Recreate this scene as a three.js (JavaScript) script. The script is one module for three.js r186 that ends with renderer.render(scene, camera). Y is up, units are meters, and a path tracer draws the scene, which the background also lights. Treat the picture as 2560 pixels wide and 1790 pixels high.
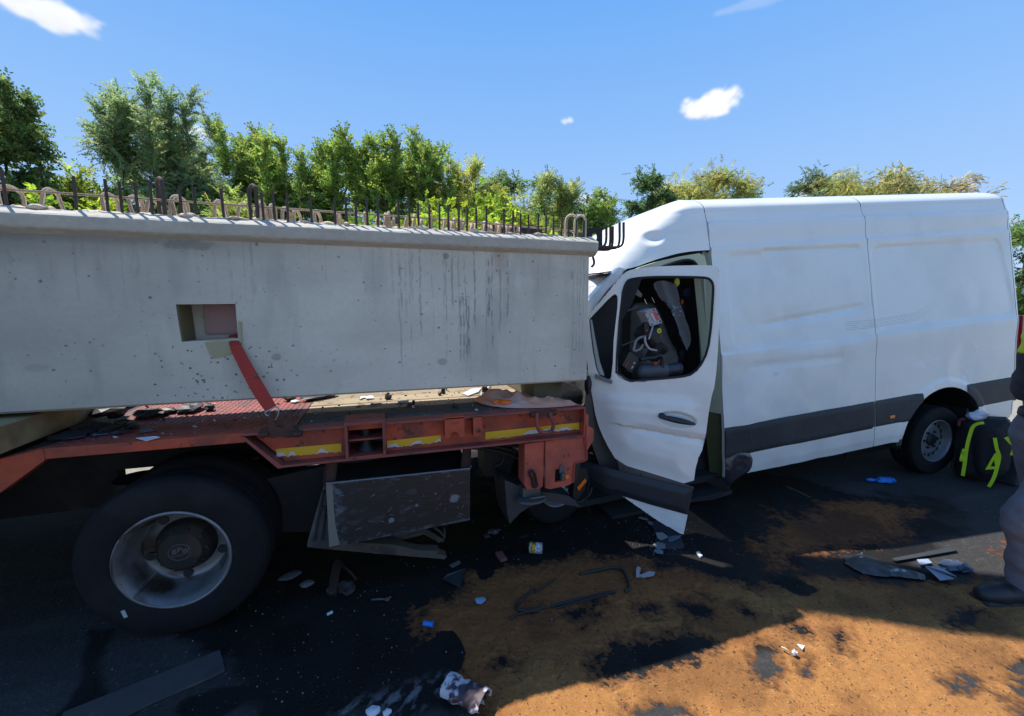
import * as THREE from 'three';
import { mergeGeometries, mergeVertices } from 'three/addons/utils/BufferGeometryUtils.js';
import { RoundedBoxGeometry } from 'three/addons/geometries/RoundedBoxGeometry.js';
import { MarchingCubes } from 'three/addons/objects/MarchingCubes.js';
import { FontLoader } from 'three/addons/loaders/FontLoader.js';
import { TextGeometry } from 'three/addons/geometries/TextGeometry.js';

// ---------------------------------------------------------------- camera, sky, sun, exposure
const V = (x, y, z) => new THREE.Vector3(x, y, z);
const scene = new THREE.Scene();
const EXPO = 1.5;   // the photograph is exposed for the shade
const PITCH = 0.1205, YAW = 0.3065, FOCAL = 1060, EYE = 1.674;   // survey of the photograph (2560 x 1790)
const cR = V(Math.cos(YAW), 0, Math.sin(YAW));
const cH = V(Math.sin(YAW), 0, -Math.cos(YAW));
const cF = cH.clone().multiplyScalar(Math.cos(PITCH)).add(V(0, -Math.sin(PITCH), 0));
const cU = cH.clone().multiplyScalar(Math.sin(PITCH)).add(V(0, Math.cos(PITCH), 0));
const camera = new THREE.PerspectiveCamera(2 * Math.atan(895 / FOCAL) * 180 / Math.PI, 1024 / 716, 0.05, 900);
camera.position.set(0, EYE, 0);
camera.lookAt(camera.position.clone().add(cF));
scene.add(camera);
const ray = (px, py) => cF.clone().addScaledVector(cR, (px - 1280) / FOCAL).addScaledVector(cU, (895 - py) / FOCAL);
const onPlane = (px, py, p, n) => { const r = ray(px, py), o = camera.position; return o.clone().addScaledVector(r, p.clone().sub(o).dot(n) / r.dot(n)); };
const onZ = (px, py, z) => onPlane(px, py, V(0, 0, z), V(0, 0, 1));
const onY = (px, py, y) => onPlane(px, py, V(0, y, 0), V(0, 1, 0));

// seeded noise
let seed_ = 1;
const seed = s => { seed_ = (s * 2654435761) >>> 0 || 1; };
const rnd = () => { seed_ ^= seed_ << 13; seed_ >>>= 0; seed_ ^= seed_ >>> 17; seed_ ^= seed_ << 5; seed_ >>>= 0; return seed_ / 4294967296; };
const rr = (a, b) => a + (b - a) * rnd();
const clamp = (x, a = 0, b = 1) => Math.min(b, Math.max(a, x));
const smooth = (a, b, x) => { const t = clamp((x - a) / (b - a)); return t * t * (3 - 2 * t); };
const mix = (a, b, t) => a + (b - a) * t;
const hsh = (x, y, s) => { let h = (x * 374761393 + y * 668265263 + s * 1274126177) | 0; h = Math.imul(h ^ (h >>> 13), 1274126177); h ^= h >>> 16; return (h >>> 0) / 4294967296; };
function vnoise(x, y, s = 0, p = 0) {
  let xi = Math.floor(x), yi = Math.floor(y); const fx = x - xi, fy = y - yi, u = fx * fx * (3 - 2 * fx), v = fy * fy * (3 - 2 * fy);
  let x1 = xi + 1, y1 = yi + 1;
  if (p) { xi = ((xi % p) + p) % p; yi = ((yi % p) + p) % p; x1 = ((x1 % p) + p) % p; y1 = ((y1 % p) + p) % p; }
  return mix(mix(hsh(xi, yi, s), hsh(x1, yi, s), u), mix(hsh(xi, y1, s), hsh(x1, y1, s), u), v);
}
function fbm(x, y, o = 4, s = 0, p = 0) { let a = .5, r = 0, t = 0; for (let i = 0; i < o; i++) { r += a * vnoise(x, y, s + i * 17, p); t += a; x *= 2; y *= 2; if (p) p *= 2; a *= .5; } return r / t; }
const dirOf = (px, py) => ray(px, py).normalize();

// sky: clear summer blue, paler towards the horizon, a few small puffs
{
  const W = 2048, H = 1024, d = new Float32Array(W * H * 4);
  const puffs = [];
  const puff = (px, py, w, h, k, s) => puffs.push({ d: dirOf(px, py), w, h, k, s });
  puff(1790, 262, .064, .030, 1, 3); puff(1750, 275, .035, .014, .8, 14); puff(60, 12, .075, .026, .85, 5); puff(130, 40, .06, .016, .6, 15); puff(1418, 303, .012, .007, .6, 7); puff(520, 338, .035, .014, .7, 9);
  puff(2030, 476, .032, .012, .8, 11); puff(1905, 2, .07, .012, .16, 13); puff(1470, 500, .06, .016, .7, 21); puff(230, 52, .012, .008, .3, 23);
  seed(5);
  for (let i = 0; i < 26; i++) { const az = rr(0, 6.283), el = rr(.12, .9), dd = V(Math.cos(az) * Math.cos(el), Math.sin(el), Math.sin(az) * Math.cos(el)); if (dd.dot(cF) < .45) puffs.push({ d: dd, w: rr(.08, .2), h: rr(.03, .07), k: rr(.5, 1), s: 30 + i }); }
  for (const p of puffs) { p.r = V(0, 1, 0).cross(p.d).normalize(); p.u = p.d.clone().cross(p.r); }
  const left = cR.clone().negate();
  for (let j = 0; j < H; j++) for (let i = 0; i < W; i++) {
    const az = ((i + .5) / W - .5) * 2 * Math.PI, el = ((j + .5) / H - .5) * Math.PI;
    const x = Math.cos(az) * Math.cos(el), y = Math.sin(el), z = Math.sin(az) * Math.cos(el);
    const t = Math.pow(clamp(Math.max(y, 0) / .62), .62), k2 = smooth(.5, 1, y);
    let r = mix(.62, .135, t), g = mix(.82, .405, t), b = mix(1.06, .93, t);
    r = mix(r, .08, k2); g = mix(g, .27, k2); b = mix(b, .74, k2);
    if (y < 0) { const q = smooth(0, -.2, y); r = mix(r, .25, q); g = mix(g, .24, q); b = mix(b, .22, q); }
    for (const p of puffs) {
      const c = x * p.d.x + y * p.d.y + z * p.d.z; if (c < .9) continue;
      const px = (x * p.r.x + y * p.r.y + z * p.r.z) / p.w, py = (x * p.u.x + y * p.u.y + z * p.u.z) / p.h;
      const q = px * px + (py < 0 ? py * py * 1.7 : py * py); if (q > 4) continue;
      const n = fbm(px * 2.2 + 50, py * 1.4 + 50, 5, p.s) - .5, m = fbm(px * 6 + 9, py * 4 + 9, 3, p.s + 90) - .5;
      const al = smooth(.15, .75, 1 - q * .85 + n * 1.7 + m * .35) * p.k;
      const sh = 1.0 + .06 * clamp(py, -1, 1) + m * .12;
      r = mix(r, 1.0 * sh, al); g = mix(g, 1.02 * sh, al); b = mix(b, 1.05 * sh, al);
    }
    const o = (j * W + i) * 4; d[o] = r / EXPO; d[o + 1] = g / EXPO; d[o + 2] = b / EXPO; d[o + 3] = 1;
  }
  const t = new THREE.DataTexture(d, W, H, THREE.RGBAFormat, THREE.FloatType);
  t.mapping = THREE.EquirectangularReflectionMapping; t.magFilter = THREE.LinearFilter; t.minFilter = THREE.LinearFilter; t.needsUpdate = true;
  scene.background = t; scene.environment = t;
}
const sun = new THREE.DirectionalLight(new THREE.Color(1, .955, .87), 5);
const sunDir = V(-.328, .862, -.388).normalize();
sun.position.copy(sunDir).multiplyScalar(40).add(V(2, 0, -2)); sun.target.position.set(2, 0, -2);
sun.castShadow = true; sun.shadow.mapSize.set(4096, 4096);
Object.assign(sun.shadow.camera, { left: -30, right: 30, top: 30, bottom: -30, near: 1, far: 100 });
scene.add(sun, sun.target);
const renderer = new THREE.WebGLRenderer({ antialias: true });
renderer.setSize(1024, 716);
renderer.toneMapping = THREE.LinearToneMapping;
renderer.toneMappingExposure = EXPO;
renderer.shadowMap.enabled = true;

// ---------------------------------------------------------------- naming and building helpers
const used = {};
const numbered = n => { used[n] = (used[n] ?? -1) + 1; return used[n] ? n + '_' + String(used[n]).padStart(3, '0') : n; };
function tag(o, label, category, group) { Object.assign(o.userData, { label, category }); if (group) o.userData.group = group; return o; }
function thing(name, label, category, pos = [0, 0, 0], turn = 0, group) {
  const g = new THREE.Group(); g.name = numbered(name); g.position.set(...pos); g.rotation.y = turn; scene.add(g); return tag(g, label, category, group);
}
function part(name, geo, mat, parent, label) {
  const g = Array.isArray(geo) ? merge(geo) : geo;
  const m = new THREE.Mesh(g, mat); m.name = numbered(name); m.castShadow = m.receiveShadow = true; parent.add(m);
  if (label) m.userData.label = label; return m;
}
function solo(name, geo, mat, label, category, group) { return tag(part(name, geo, mat, scene), label, category, group); }
function merge(list) {
  const l = list.filter(Boolean).map(g => { let q = g.index ? g.toNonIndexed() : g; if (!q.attributes.normal) q.computeVertexNormals(); if (!q.attributes.uv) boxUV(q); for (const k of Object.keys(q.attributes)) if (!['position', 'normal', 'uv'].includes(k)) q.deleteAttribute(k); return q; });
  return l.length === 1 ? l[0] : mergeGeometries(l);
}
function boxUV(g) {
  if (!g.attributes.normal) g.computeVertexNormals();
  const p = g.attributes.position, n = g.attributes.normal, uv = new Float32Array(p.count * 2);
  for (let i = 0; i < p.count; i++) {
    const ax = Math.abs(n.getX(i)), ay = Math.abs(n.getY(i)), az = Math.abs(n.getZ(i)), x = p.getX(i), y = p.getY(i), z = p.getZ(i);
    if (ax > ay && ax > az) { uv[2 * i] = z; uv[2 * i + 1] = y; } else if (ay > az) { uv[2 * i] = x; uv[2 * i + 1] = z; } else { uv[2 * i] = x; uv[2 * i + 1] = y; }
  }
  g.setAttribute('uv', new THREE.BufferAttribute(uv, 2)); return g;
}
const place = (g, x = 0, y = 0, z = 0, rx = 0, ry = 0, rz = 0) => g.applyMatrix4(new THREE.Matrix4().makeRotationFromEuler(new THREE.Euler(rx, ry, rz)).setPosition(x, y, z));
const bx = (w, h, d, x = 0, y = 0, z = 0, rx = 0, ry = 0, rz = 0) => boxUV(place(new THREE.BoxGeometry(w, h, d).toNonIndexed(), x, y, z, rx, ry, rz));
const rb = (w, h, d, r, x = 0, y = 0, z = 0, rx = 0, ry = 0, rz = 0) => boxUV(place(new RoundedBoxGeometry(w, h, d, 2, r), x, y, z, rx, ry, rz));
const box2 = (x0, x1, y0, y1, z0, z1, r = 0) => r ? rb(x1 - x0, y1 - y0, z1 - z0, r, (x0 + x1) / 2, (y0 + y1) / 2, (z0 + z1) / 2) : bx(x1 - x0, y1 - y0, z1 - z0, (x0 + x1) / 2, (y0 + y1) / 2, (z0 + z1) / 2);
const cyl = (r0, r1, h, n = 20, x = 0, y = 0, z = 0, rx = 0, ry = 0, rz = 0) => boxUV(place(new THREE.CylinderGeometry(r0, r1, h, n).toNonIndexed(), x, y, z, rx, ry, rz));
const P3 = a => a.map(p => p.isVector3 ? p : V(...p));
function tube(pts, r, n = 40, rad = 8, closed = false, straight = false) {
  const p = P3(pts); let c;
  if (straight) { c = new THREE.CurvePath(); for (let i = 0; i + 1 < p.length; i++) c.add(new THREE.LineCurve3(p[i], p[i + 1])); } else c = new THREE.CatmullRomCurve3(p, closed, 'centripetal');
  const g = new THREE.TubeGeometry(c, n, r, rad, closed).toNonIndexed();
  if (closed) return boxUV(g);
  const caps = [0, 1].map(t => { const a = c.getPointAt(t), d = c.getTangentAt(t).multiplyScalar(t ? 1 : -1); const k = new THREE.CircleGeometry(r, rad).toNonIndexed(); k.applyQuaternion(new THREE.Quaternion().setFromUnitVectors(V(0, 0, 1), d)); return k.translate(a.x, a.y, a.z); });
  return boxUV(mergeGeometries([g, ...caps]));
}
// prism: planar polygon of 3D points pushed along dir by th
function slab(pts, dir, th, holes = []) {
  const p = P3(pts), hs = holes.map(P3), n = V(0, 0, 0);
  for (let i = 0; i < p.length; i++) { const a = p[i], b = p[(i + 1) % p.length]; n.add(V((a.y - b.y) * (a.z + b.z), (a.z - b.z) * (a.x + b.x), (a.x - b.x) * (a.y + b.y))); }
  n.normalize(); const e1 = p[1].clone().sub(p[0]); e1.addScaledVector(n, -e1.dot(n)).normalize(); const e2 = n.clone().cross(e1), o = p[0];
  const to2 = q => new THREE.Vector2(q.clone().sub(o).dot(e1), q.clone().sub(o).dot(e2));
  const dv = (dir.isVector3 ? dir.clone() : V(...dir)).normalize().multiplyScalar(th);
  const c2 = p.map(to2), h2 = hs.map(h => h.map(to2)), all = [...p, ...hs.flat()];
  const tris = THREE.ShapeUtils.triangulateShape(c2, h2), out = [], flip = dv.dot(n) > 0;
  const tri = (a, b, c) => out.push(a.x, a.y, a.z, b.x, b.y, b.z, c.x, c.y, c.z);
  const all2 = all.map(q => q.clone().add(dv));
  for (const [a, b, c] of tris) {
    const ccw = V(0, 0, 0).subVectors(all[b], all[a]).cross(V(0, 0, 0).subVectors(all[c], all[a])).dot(n) > 0;
    const f = ccw !== flip; // bottom facing away from dv
    if (f) { tri(all[a], all[b], all[c]); tri(all2[a], all2[c], all2[b]); } else { tri(all[a], all[c], all[b]); tri(all2[a], all2[b], all2[c]); }
  }
  const ring = (r, inv) => { for (let i = 0; i < r.length; i++) { const a = r[i], b = r[(i + 1) % r.length], a2 = a.clone().add(dv), b2 = b.clone().add(dv); const mid = V(0, 0, 0).subVectors(b, a).cross(dv); const want = n.clone().cross(V(0, 0, 0).subVectors(b, a)).negate().multiplyScalar(inv ? -1 : 1); if (mid.dot(want) > 0) { tri(a, b, b2); tri(a, b2, a2); } else { tri(a, b2, b); tri(a, a2, b2); } } };
  ring(p, false); hs.forEach(h => ring(h, true));
  const g = new THREE.BufferGeometry(); g.setAttribute('position', new THREE.Float32BufferAttribute(out, 3)); g.computeVertexNormals(); return boxUV(g);
}
// smooth grid surface
function grid(nu, nv, fn, skip) {
  const pos = [], uv = [], idx = [];
  for (let j = 0; j <= nv; j++) for (let i = 0; i <= nu; i++) { const q = fn(i / nu, j / nv, i, j); pos.push(q[0], q[1], q[2]); uv.push(q[3] ?? i / nu, q[4] ?? j / nv); }
  for (let j = 0; j < nv; j++) for (let i = 0; i < nu; i++) { if (skip && skip(i, j)) continue; const a = j * (nu + 1) + i, b = a + 1, c = a + nu + 1, d = c + 1; idx.push(a, b, d, a, d, c); }
  const g = new THREE.BufferGeometry(); g.setAttribute('position', new THREE.Float32BufferAttribute(pos, 3)); g.setAttribute('uv', new THREE.Float32BufferAttribute(uv, 2)); g.setIndex(idx); g.computeVertexNormals(); return g.toNonIndexed();
}
// surface over a 2D signed distance field (positive inside), edge vertices snapped to the outline
function skin(sdf, x0, x1, y0, y1, st, fn) {
  const nx = Math.ceil((x1 - x0) / st), ny = Math.ceil((y1 - y0) / st), P = [], keep = [];
  for (let j = 0; j <= ny; j++) for (let i = 0; i <= nx; i++) {
    let x = x0 + i * st, y = y0 + j * st, d = sdf(x, y); const k = d > -.72 * st; keep.push(k);
    if (k && d < .5 * st) { const e = st * .1, gx = (sdf(x + e, y) - sdf(x - e, y)) / (2 * e), gy = (sdf(x, y + e) - sdf(x, y - e)) / (2 * e), l = gx * gx + gy * gy || 1; x -= gx * d / l; y -= gy * d / l; }
    P.push(x, y);
  }
  const pos = [], uv = [], idx = [], id = {};
  const vert = k => { if (id[k] === undefined) { id[k] = pos.length / 3; const x = P[2 * k], y = P[2 * k + 1], q = fn(x, y); pos.push(q[0], q[1], q[2]); uv.push(x, y); } return id[k]; };
  for (let j = 0; j < ny; j++) for (let i = 0; i < nx; i++) { const a = j * (nx + 1) + i, b = a + 1, c = a + nx + 1, d = c + 1; if (keep[a] && keep[b] && keep[c] && keep[d]) { const A = vert(a), B = vert(b), C = vert(c), D = vert(d); idx.push(A, B, D, A, D, C); } }
  const g = new THREE.BufferGeometry(); g.setAttribute('position', new THREE.Float32BufferAttribute(pos, 3)); g.setAttribute('uv', new THREE.Float32BufferAttribute(uv, 2)); g.setIndex(idx); g.computeVertexNormals(); return g.toNonIndexed();
}
// signed distance to a polygon of [x, y], positive inside
function polySDF(poly) {
  const n = poly.length;
  return (x, y) => {
    let d = 1e9, s = 1;
    for (let i = 0, j = n - 1; i < n; j = i++) {
      const [xi, yi] = poly[i], [xj, yj] = poly[j], ex = xj - xi, ey = yj - yi, wx = x - xi, wy = y - yi, t = clamp((wx * ex + wy * ey) / (ex * ex + ey * ey || 1)), bx_ = wx - ex * t, by_ = wy - ey * t;
      d = Math.min(d, bx_ * bx_ + by_ * by_);
      const c1 = y >= yi, c2 = y < yj, c3 = ex * wy > ey * wx; if ((c1 && c2 && c3) || (!c1 && !c2 && !c3)) s = -s;
    }
    return -s * Math.sqrt(d);
  };
}
const smoothPoly = (poly, k = 2) => { let p = poly; for (let i = 0; i < k; i++) { const q = []; for (let j = 0; j < p.length; j++) { const a = p[j], b = p[(j + 1) % p.length]; q.push([a[0] * .75 + b[0] * .25, a[1] * .75 + b[1] * .25], [a[0] * .25 + b[0] * .75, a[1] * .25 + b[1] * .75]); } p = q; } return p; };
const lathe = (prof, n = 64) => { const g = new THREE.LatheGeometry(prof.map(p => new THREE.Vector2(...p)), n).toNonIndexed(); return boxUV(g); };
// crease: lumpy chunk from a box or shard
function shard(w, h, d, s, jag = .25) { seed(s); const g = new THREE.IcosahedronGeometry(.5, 1); const p = g.attributes.position, m = new Map(); for (let i = 0; i < p.count; i++) { const k = [p.getX(i), p.getY(i), p.getZ(i)].map(v => v.toFixed(3)).join(); if (!m.has(k)) m.set(k, [rr(1 - jag, 1 + jag), rr(1 - jag, 1 + jag), rr(1 - jag, 1 + jag)]); const q = m.get(k); p.setXYZ(i, p.getX(i) * w * q[0], p.getY(i) * h * q[1], p.getZ(i) * d * q[2]); } g.computeVertexNormals(); return boxUV(g); }
function flake(r, th, s, n = 6, el = 1) { seed(s); const a = []; for (let i = 0; i < n; i++) { const t = (i + rr(-.3, .3)) / n * 6.283, q = r * rr(.55, 1.1); a.push([Math.cos(t) * q * el, 0, Math.sin(t) * q]); } return slab(a, [0, 1, 0], th); }

// ---------------------------------------------------------------- textures
const l2s = x => { x = clamp(x); return x <= .0031308 ? x * 12.92 : 1.055 * Math.pow(x, 1 / 2.4) - .055; };
function tex(w, h, fn, { data = false, rep = [1, 1], wrap = THREE.RepeatWrapping } = {}) {
  const d = new Uint8Array(w * h * 4);
  for (let j = 0; j < h; j++) for (let i = 0; i < w; i++) {
    const c = fn((i + .5) / w, (j + .5) / h), o = (j * w + i) * 4;
    if (typeof c === 'number') { d[o] = d[o + 1] = d[o + 2] = clamp(c) * 255; d[o + 3] = 255; }
    else { for (let k = 0; k < 3; k++) d[o + k] = (data ? clamp(c[k]) : l2s(c[k])) * 255; d[o + 3] = c.length > 3 ? clamp(c[3]) * 255 : 255; }
  }
  const t = new THREE.DataTexture(d, w, h, THREE.RGBAFormat); if (!data) t.colorSpace = THREE.SRGBColorSpace;
  t.wrapS = t.wrapT = wrap; t.magFilter = THREE.LinearFilter; t.minFilter = THREE.LinearMipmapLinearFilter; t.generateMipmaps = true; t.repeat.set(...rep); t.needsUpdate = true; return t;
}
const col = (r, g, b) => new THREE.Color().setRGB(r, g, b);
const std = (c, rough = .7, extra = {}) => new THREE.MeshStandardMaterial({ color: Array.isArray(c) ? col(...c) : c, roughness: rough, side: THREE.DoubleSide, ...extra });
const phys = (c, rough, extra = {}) => new THREE.MeshPhysicalMaterial({ color: Array.isArray(c) ? col(...c) : c, roughness: rough, side: THREE.DoubleSide, ...extra });
const lerp3 = (a, b, t) => [mix(a[0], b[0], t), mix(a[1], b[1], t), mix(a[2], b[2], t)];

// grimy painted steel: base colour, rust and dirt specks; 1 repeat per metre
function grime(base, dirt, rust, amt, s) {
  return tex(512, 512, (u, v) => {
    const n = fbm(u * 6, v * 6, 5, s, 6), m = fbm(u * 40, v * 40, 3, s + 5, 40), q = fbm(u * 14, v * 14, 4, s + 9, 14);
    let c = lerp3(base, dirt, smooth(.42, .75, n) * amt); c = lerp3(c, rust, smooth(.68, .76, q * .7 + m * .3) * .85 * amt);
    const k = .88 + .24 * m; return c.map(x => x * k);
  });
}
const bumpFine = tex(256, 256, (u, v) => fbm(u * 32, v * 32, 4, 77, 32), { data: true });
const M = {
  red: std([1, 1, 1], .58, { map: grime([.43, .066, .026], [.20, .042, .026], [.06, .022, .014], 1, 3), bumpMap: bumpFine, bumpScale: .0008 }),
  redFlange: std([1, 1, 1], .55, { map: grime([.26, .055, .042], [.11, .045, .045], [.05, .025, .02], 1.1, 4), bumpMap: bumpFine, bumpScale: .001 }),
  legRed: std([1, 1, 1], .6, { map: grime([.45, .092, .056], [.28, .065, .045], [.06, .02, .016], .8, 8), bumpMap: bumpFine, bumpScale: .0008 }),
  rusty: std([1, 1, 1], .85, { map: grime([.075, .03, .02], [.03, .018, .015], [.13, .05, .022], 1, 12), bumpMap: bumpFine, bumpScale: .003 }),
  rebar: std([1, 1, 1], .85, { map: grime([.075, .05, .045], [.05, .035, .03], [.14, .07, .045], .9, 15) }),
  stirrup: std([1, 1, 1], .9, { map: grime([.62, .49, .36], [.46, .29, .19], [.30, .15, .08], .8, 18), bumpMap: bumpFine, bumpScale: .004 }),
  darkSteel: std([1, 1, 1], .6, { map: grime([.014, .014, .015], [.03, .028, .027], [.04, .024, .016], .9, 21), metalness: .2 }),
  frame: std([1, 1, 1], .8, { map: grime([.02, .016, .015], [.035, .03, .028], [.05, .02, .015], 1, 25) }),
  galv: std([1, 1, 1], .5, { map: grime([.11, .115, .12], [.07, .07, .07], [.10, .07, .05], .8, 26), metalness: .5 }),
  tyre: phys([1, 1, 1], .85, { specularIntensity: .45, map: grime([.011, .011, .012], [.020, .019, .019], [.014, .014, .014], .8, 28), bumpMap: bumpFine, bumpScale: .001 }),
  rim: std([1, 1, 1], .42, { map: grime([.22, .225, .23], [.075, .062, .052], [.09, .05, .03], 1.15, 31), metalness: .55 }),
  hub: std([1, 1, 1], .75, { map: grime([.014, .011, .009], [.045, .028, .014], [.085, .05, .02], 1.2, 33), bumpMap: bumpFine, bumpScale: .002 }),
  hubMark: std([.16, .16, .16], .5, { metalness: .6 }),
  black: std([.018, .018, .020], .55),
  blackRub: std([.014, .014, .015], .7),
  plasticGrey: std([1, 1, 1], .62, { map: grime([.030, .033, .038], [.045, .046, .048], [.06, .06, .06], .6, 36), bumpMap: bumpFine, bumpScale: .0006 }),
  white: phys([1, 1, 1], .4, { map: tex(512, 512, (u, v) => { const n = fbm(u * 5, v * 5, 5, 41, 5), m = fbm(u * 30, v * 60, 3, 44, 30); const k = .82 - .05 * smooth(.45, .8, n) - .03 * m; return [k, k * .99, k * .94]; }), clearcoat: .8, clearcoatRoughness: .12 }),
  inner: std([.10, .105, .085], .7),
  cabinDark: std([.018, .018, .019], .85, { bumpMap: bumpFine, bumpScale: .002 }),
  cabinGrey: std([.10, .10, .098], .85),
  yellow: std([.62, .36, .012], .6), tapeWhite: std([.52, .50, .48], .7),
  lensAmber: phys([.75, .16, .01], .25, { clearcoat: .8 }), lensRed: phys([.32, .012, .02], .2, { clearcoat: 1 }),
  hivis: std([.62, .78, .02], .7), silver: std([.5, .5, .52], .35, { metalness: .4 }),
  chrome: std([.7, .7, .72], .18, { metalness: 1 }),
  mirror: std([.6, .62, .66], .06, { metalness: 1 }),
  paper: std([.62, .63, .66], .8), blue: std([.01, .19, .62], .5), orange: std([.75, .14, .01], .45), greyChip: std([.12, .118, .112], .85, { bumpMap: bumpFine, bumpScale: .003 }),
  brickRed: std([.17, .06, .05], .9), redPlastic: std([.45, .03, .02], .45),
  clear: phys([.85, .9, .95], .12, { transmission: .75, thickness: 0, ior: 1.45 }),
};

// ---------------------------------------------------------------- ground
const structure = o => { o.userData.kind = 'structure'; return o; };
const G = (px, py) => { const p = onY(px, py, 0); return [p.x, p.z]; };
const uvMap = (g, fn) => { const p = g.attributes.position, u = g.attributes.uv; for (let i = 0; i < p.count; i++) { const q = fn(p.getX(i), p.getY(i), p.getZ(i)); u.setXY(i, q[0], q[1]); } return g; };
{
  const X0 = -4.6, X1 = 8.4, Z0 = -7, Z1 = 2.2, W = 2048, H = 1448;
  const oil = polySDF([[455, 1590], [560, 1470], [640, 1300], [1000, 1150], [1500, 1110], [1950, 1190], [2100, 1236], [2350, 1244], [2480, 1300], [2330, 1330], [2300, 1420], [2560, 1530], [2560, 1640], [1800, 1660], [1400, 1790], [840, 1790], [720, 1750], [560, 1700]].map(p => G(...p)));
  const streak = polySDF([[225, 1575], [280, 1575], [255, 1660], [258, 1740], [250, 1800], [150, 1800], [190, 1720], [205, 1640]].map(p => G(...p)));
  const blob = polySDF(smoothPoly([[455, 1745], [520, 1718], [600, 1712], [628, 1722], [600, 1760], [540, 1790], [430, 1800]].map(p => G(...p)), 1));
  const wet = (x, z) => { const n = (fbm(x * 2.2 + 40, z * 2.2 + 40, 5, 61) - .5) * .5 + (fbm(x * 14 + 40, z * 14 + 40, 3, 66) - .5) * .1; return Math.max(smooth(-.05, .06, oil(x, z) + n), smooth(-.02, .02, streak(x, z) + n * .3), smooth(-.02, .015, blob(x, z) + n * .25)); };
  const smear = polySDF([[820, 1800], [870, 1765], [1105, 1690], [1130, 1705], [1060, 1760], [960, 1800]].map(p => G(...p)));
  const wc = new Float32Array(W * H);
  const map = tex(W, H, (u, v) => {
    const x = mix(X0, X1, u), z = mix(Z0, Z1, v), n = fbm(x * 3 + 60, z * 3 + 60, 5, 51), g = vnoise(x * 130, z * 130, 55), g2 = vnoise(x * 60 + 3, z * 60 + 5, 57);
    const pale = Math.max(smooth(-4.75, -5.1, z + (n - .5) * .4), smooth(6.3, 6.9, x + (n - .5) * .4));
    let c = lerp3([.029, .028, .028], [.046, .044, .043], n); c = lerp3(c, [.27, .25, .20], pale);
    c = c.map(k => k * (.72 + .5 * g * g2 + .2 * g));
    if (g > .93 && g2 > .55) c = lerp3(c, [.20, .20, .21], .5);
    const w = (1 - pale) * wet(x, z); wc[Math.floor(v * H) * W + Math.floor(u * W)] = w;
    c = lerp3(c, [.0058 + g * .004, .0050 + g * .0036, .0042 + g * .003], w * .95);
    const sm = smear(x, z); if (sm > -.06) { const q = smooth(-.06, .05, sm) * smooth(.5, .72, fbm(x * 9 - z * 22 + 90, x * 40 + z * 30 + 90, 4, 71)); c = lerp3(c, [.19, .19, .20], q * .75); }
    const dust = smooth(.58, .8, fbm(x * 1.3 + 9, z * 5 + 9, 4, 73)) * .12 * (1 - w); return lerp3(c, [.14, .135, .125], dust);
  }, { wrap: THREE.ClampToEdgeWrapping });
  const rough = tex(1024, 724, (u, v) => { const w = wc[Math.min(H - 1, Math.floor(v * H)) * W + Math.min(W - 1, Math.floor(u * W))]; return .92 - .34 * w * smooth(.35, .6, fbm(u * 60, v * 44, 4, 79)); }, { data: true, wrap: THREE.ClampToEdgeWrapping });
  const bump = tex(1024, 1024, (u, v) => .6 * vnoise(u * 120, v * 120, 81, 120) + .4 * vnoise(u * 240, v * 240, 83, 240), { data: true, rep: [1, 1] });
  const gm = phys([1, 1, 1], 1, { specularIntensity: .5, map, roughnessMap: rough });
  gm.bumpMap = bump; gm.bumpScale = .003; bump.repeat.set(13, 9.2);
  const g = grid(130, 92, (u, v) => { const x = mix(X0, X1, u), z = mix(Z0, Z1, v); return [x, 0, z, u, v]; });
  const p = part('road', g, gm, scene); structure(p);
  const far = tex(512, 512, (u, v) => { const n = fbm(u * 8, v * 8, 5, 91, 8), m = vnoise(u * 128, v * 128, 95, 128); return [.25 * (.8 + .3 * n) * (.85 + .3 * m), .235 * (.8 + .3 * n) * (.85 + .3 * m), .195 * (.8 + .3 * n) * (.85 + .3 * m)]; });
  const fg = new THREE.PlaneGeometry(700, 700).toNonIndexed(); fg.rotateX(-Math.PI / 2); fg.translate(0, -.02, 0); boxUV(fg);
  structure(part('ground', fg, std([1, 1, 1], .95, { map: far }), scene));
  // grass verge the trees stand on
  const gt = tex(512, 512, (u, v) => { const n = fbm(u * 10, v * 10, 5, 97, 10), m = vnoise(u * 90, v * 90, 99, 90); return lerp3([.035, .07, .012], [.10, .14, .03], n).map(k => k * (.6 + .7 * m)); });
  const verge = grid(80, 24, (u, v) => { const x = mix(-40, 60, u), z = mix(-9.2, -45, v); return [x, .5 * smooth(0, .2, v) + .25 * (fbm(x * .3 + 30, z * .3 + 90, 3, 5) - .5) * smooth(0, .1, v) - .015, z, x * .7, z * .7]; });
  structure(part('grass_verge', verge, std([1, 1, 1], .95, { map: gt }), scene));
}
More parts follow.
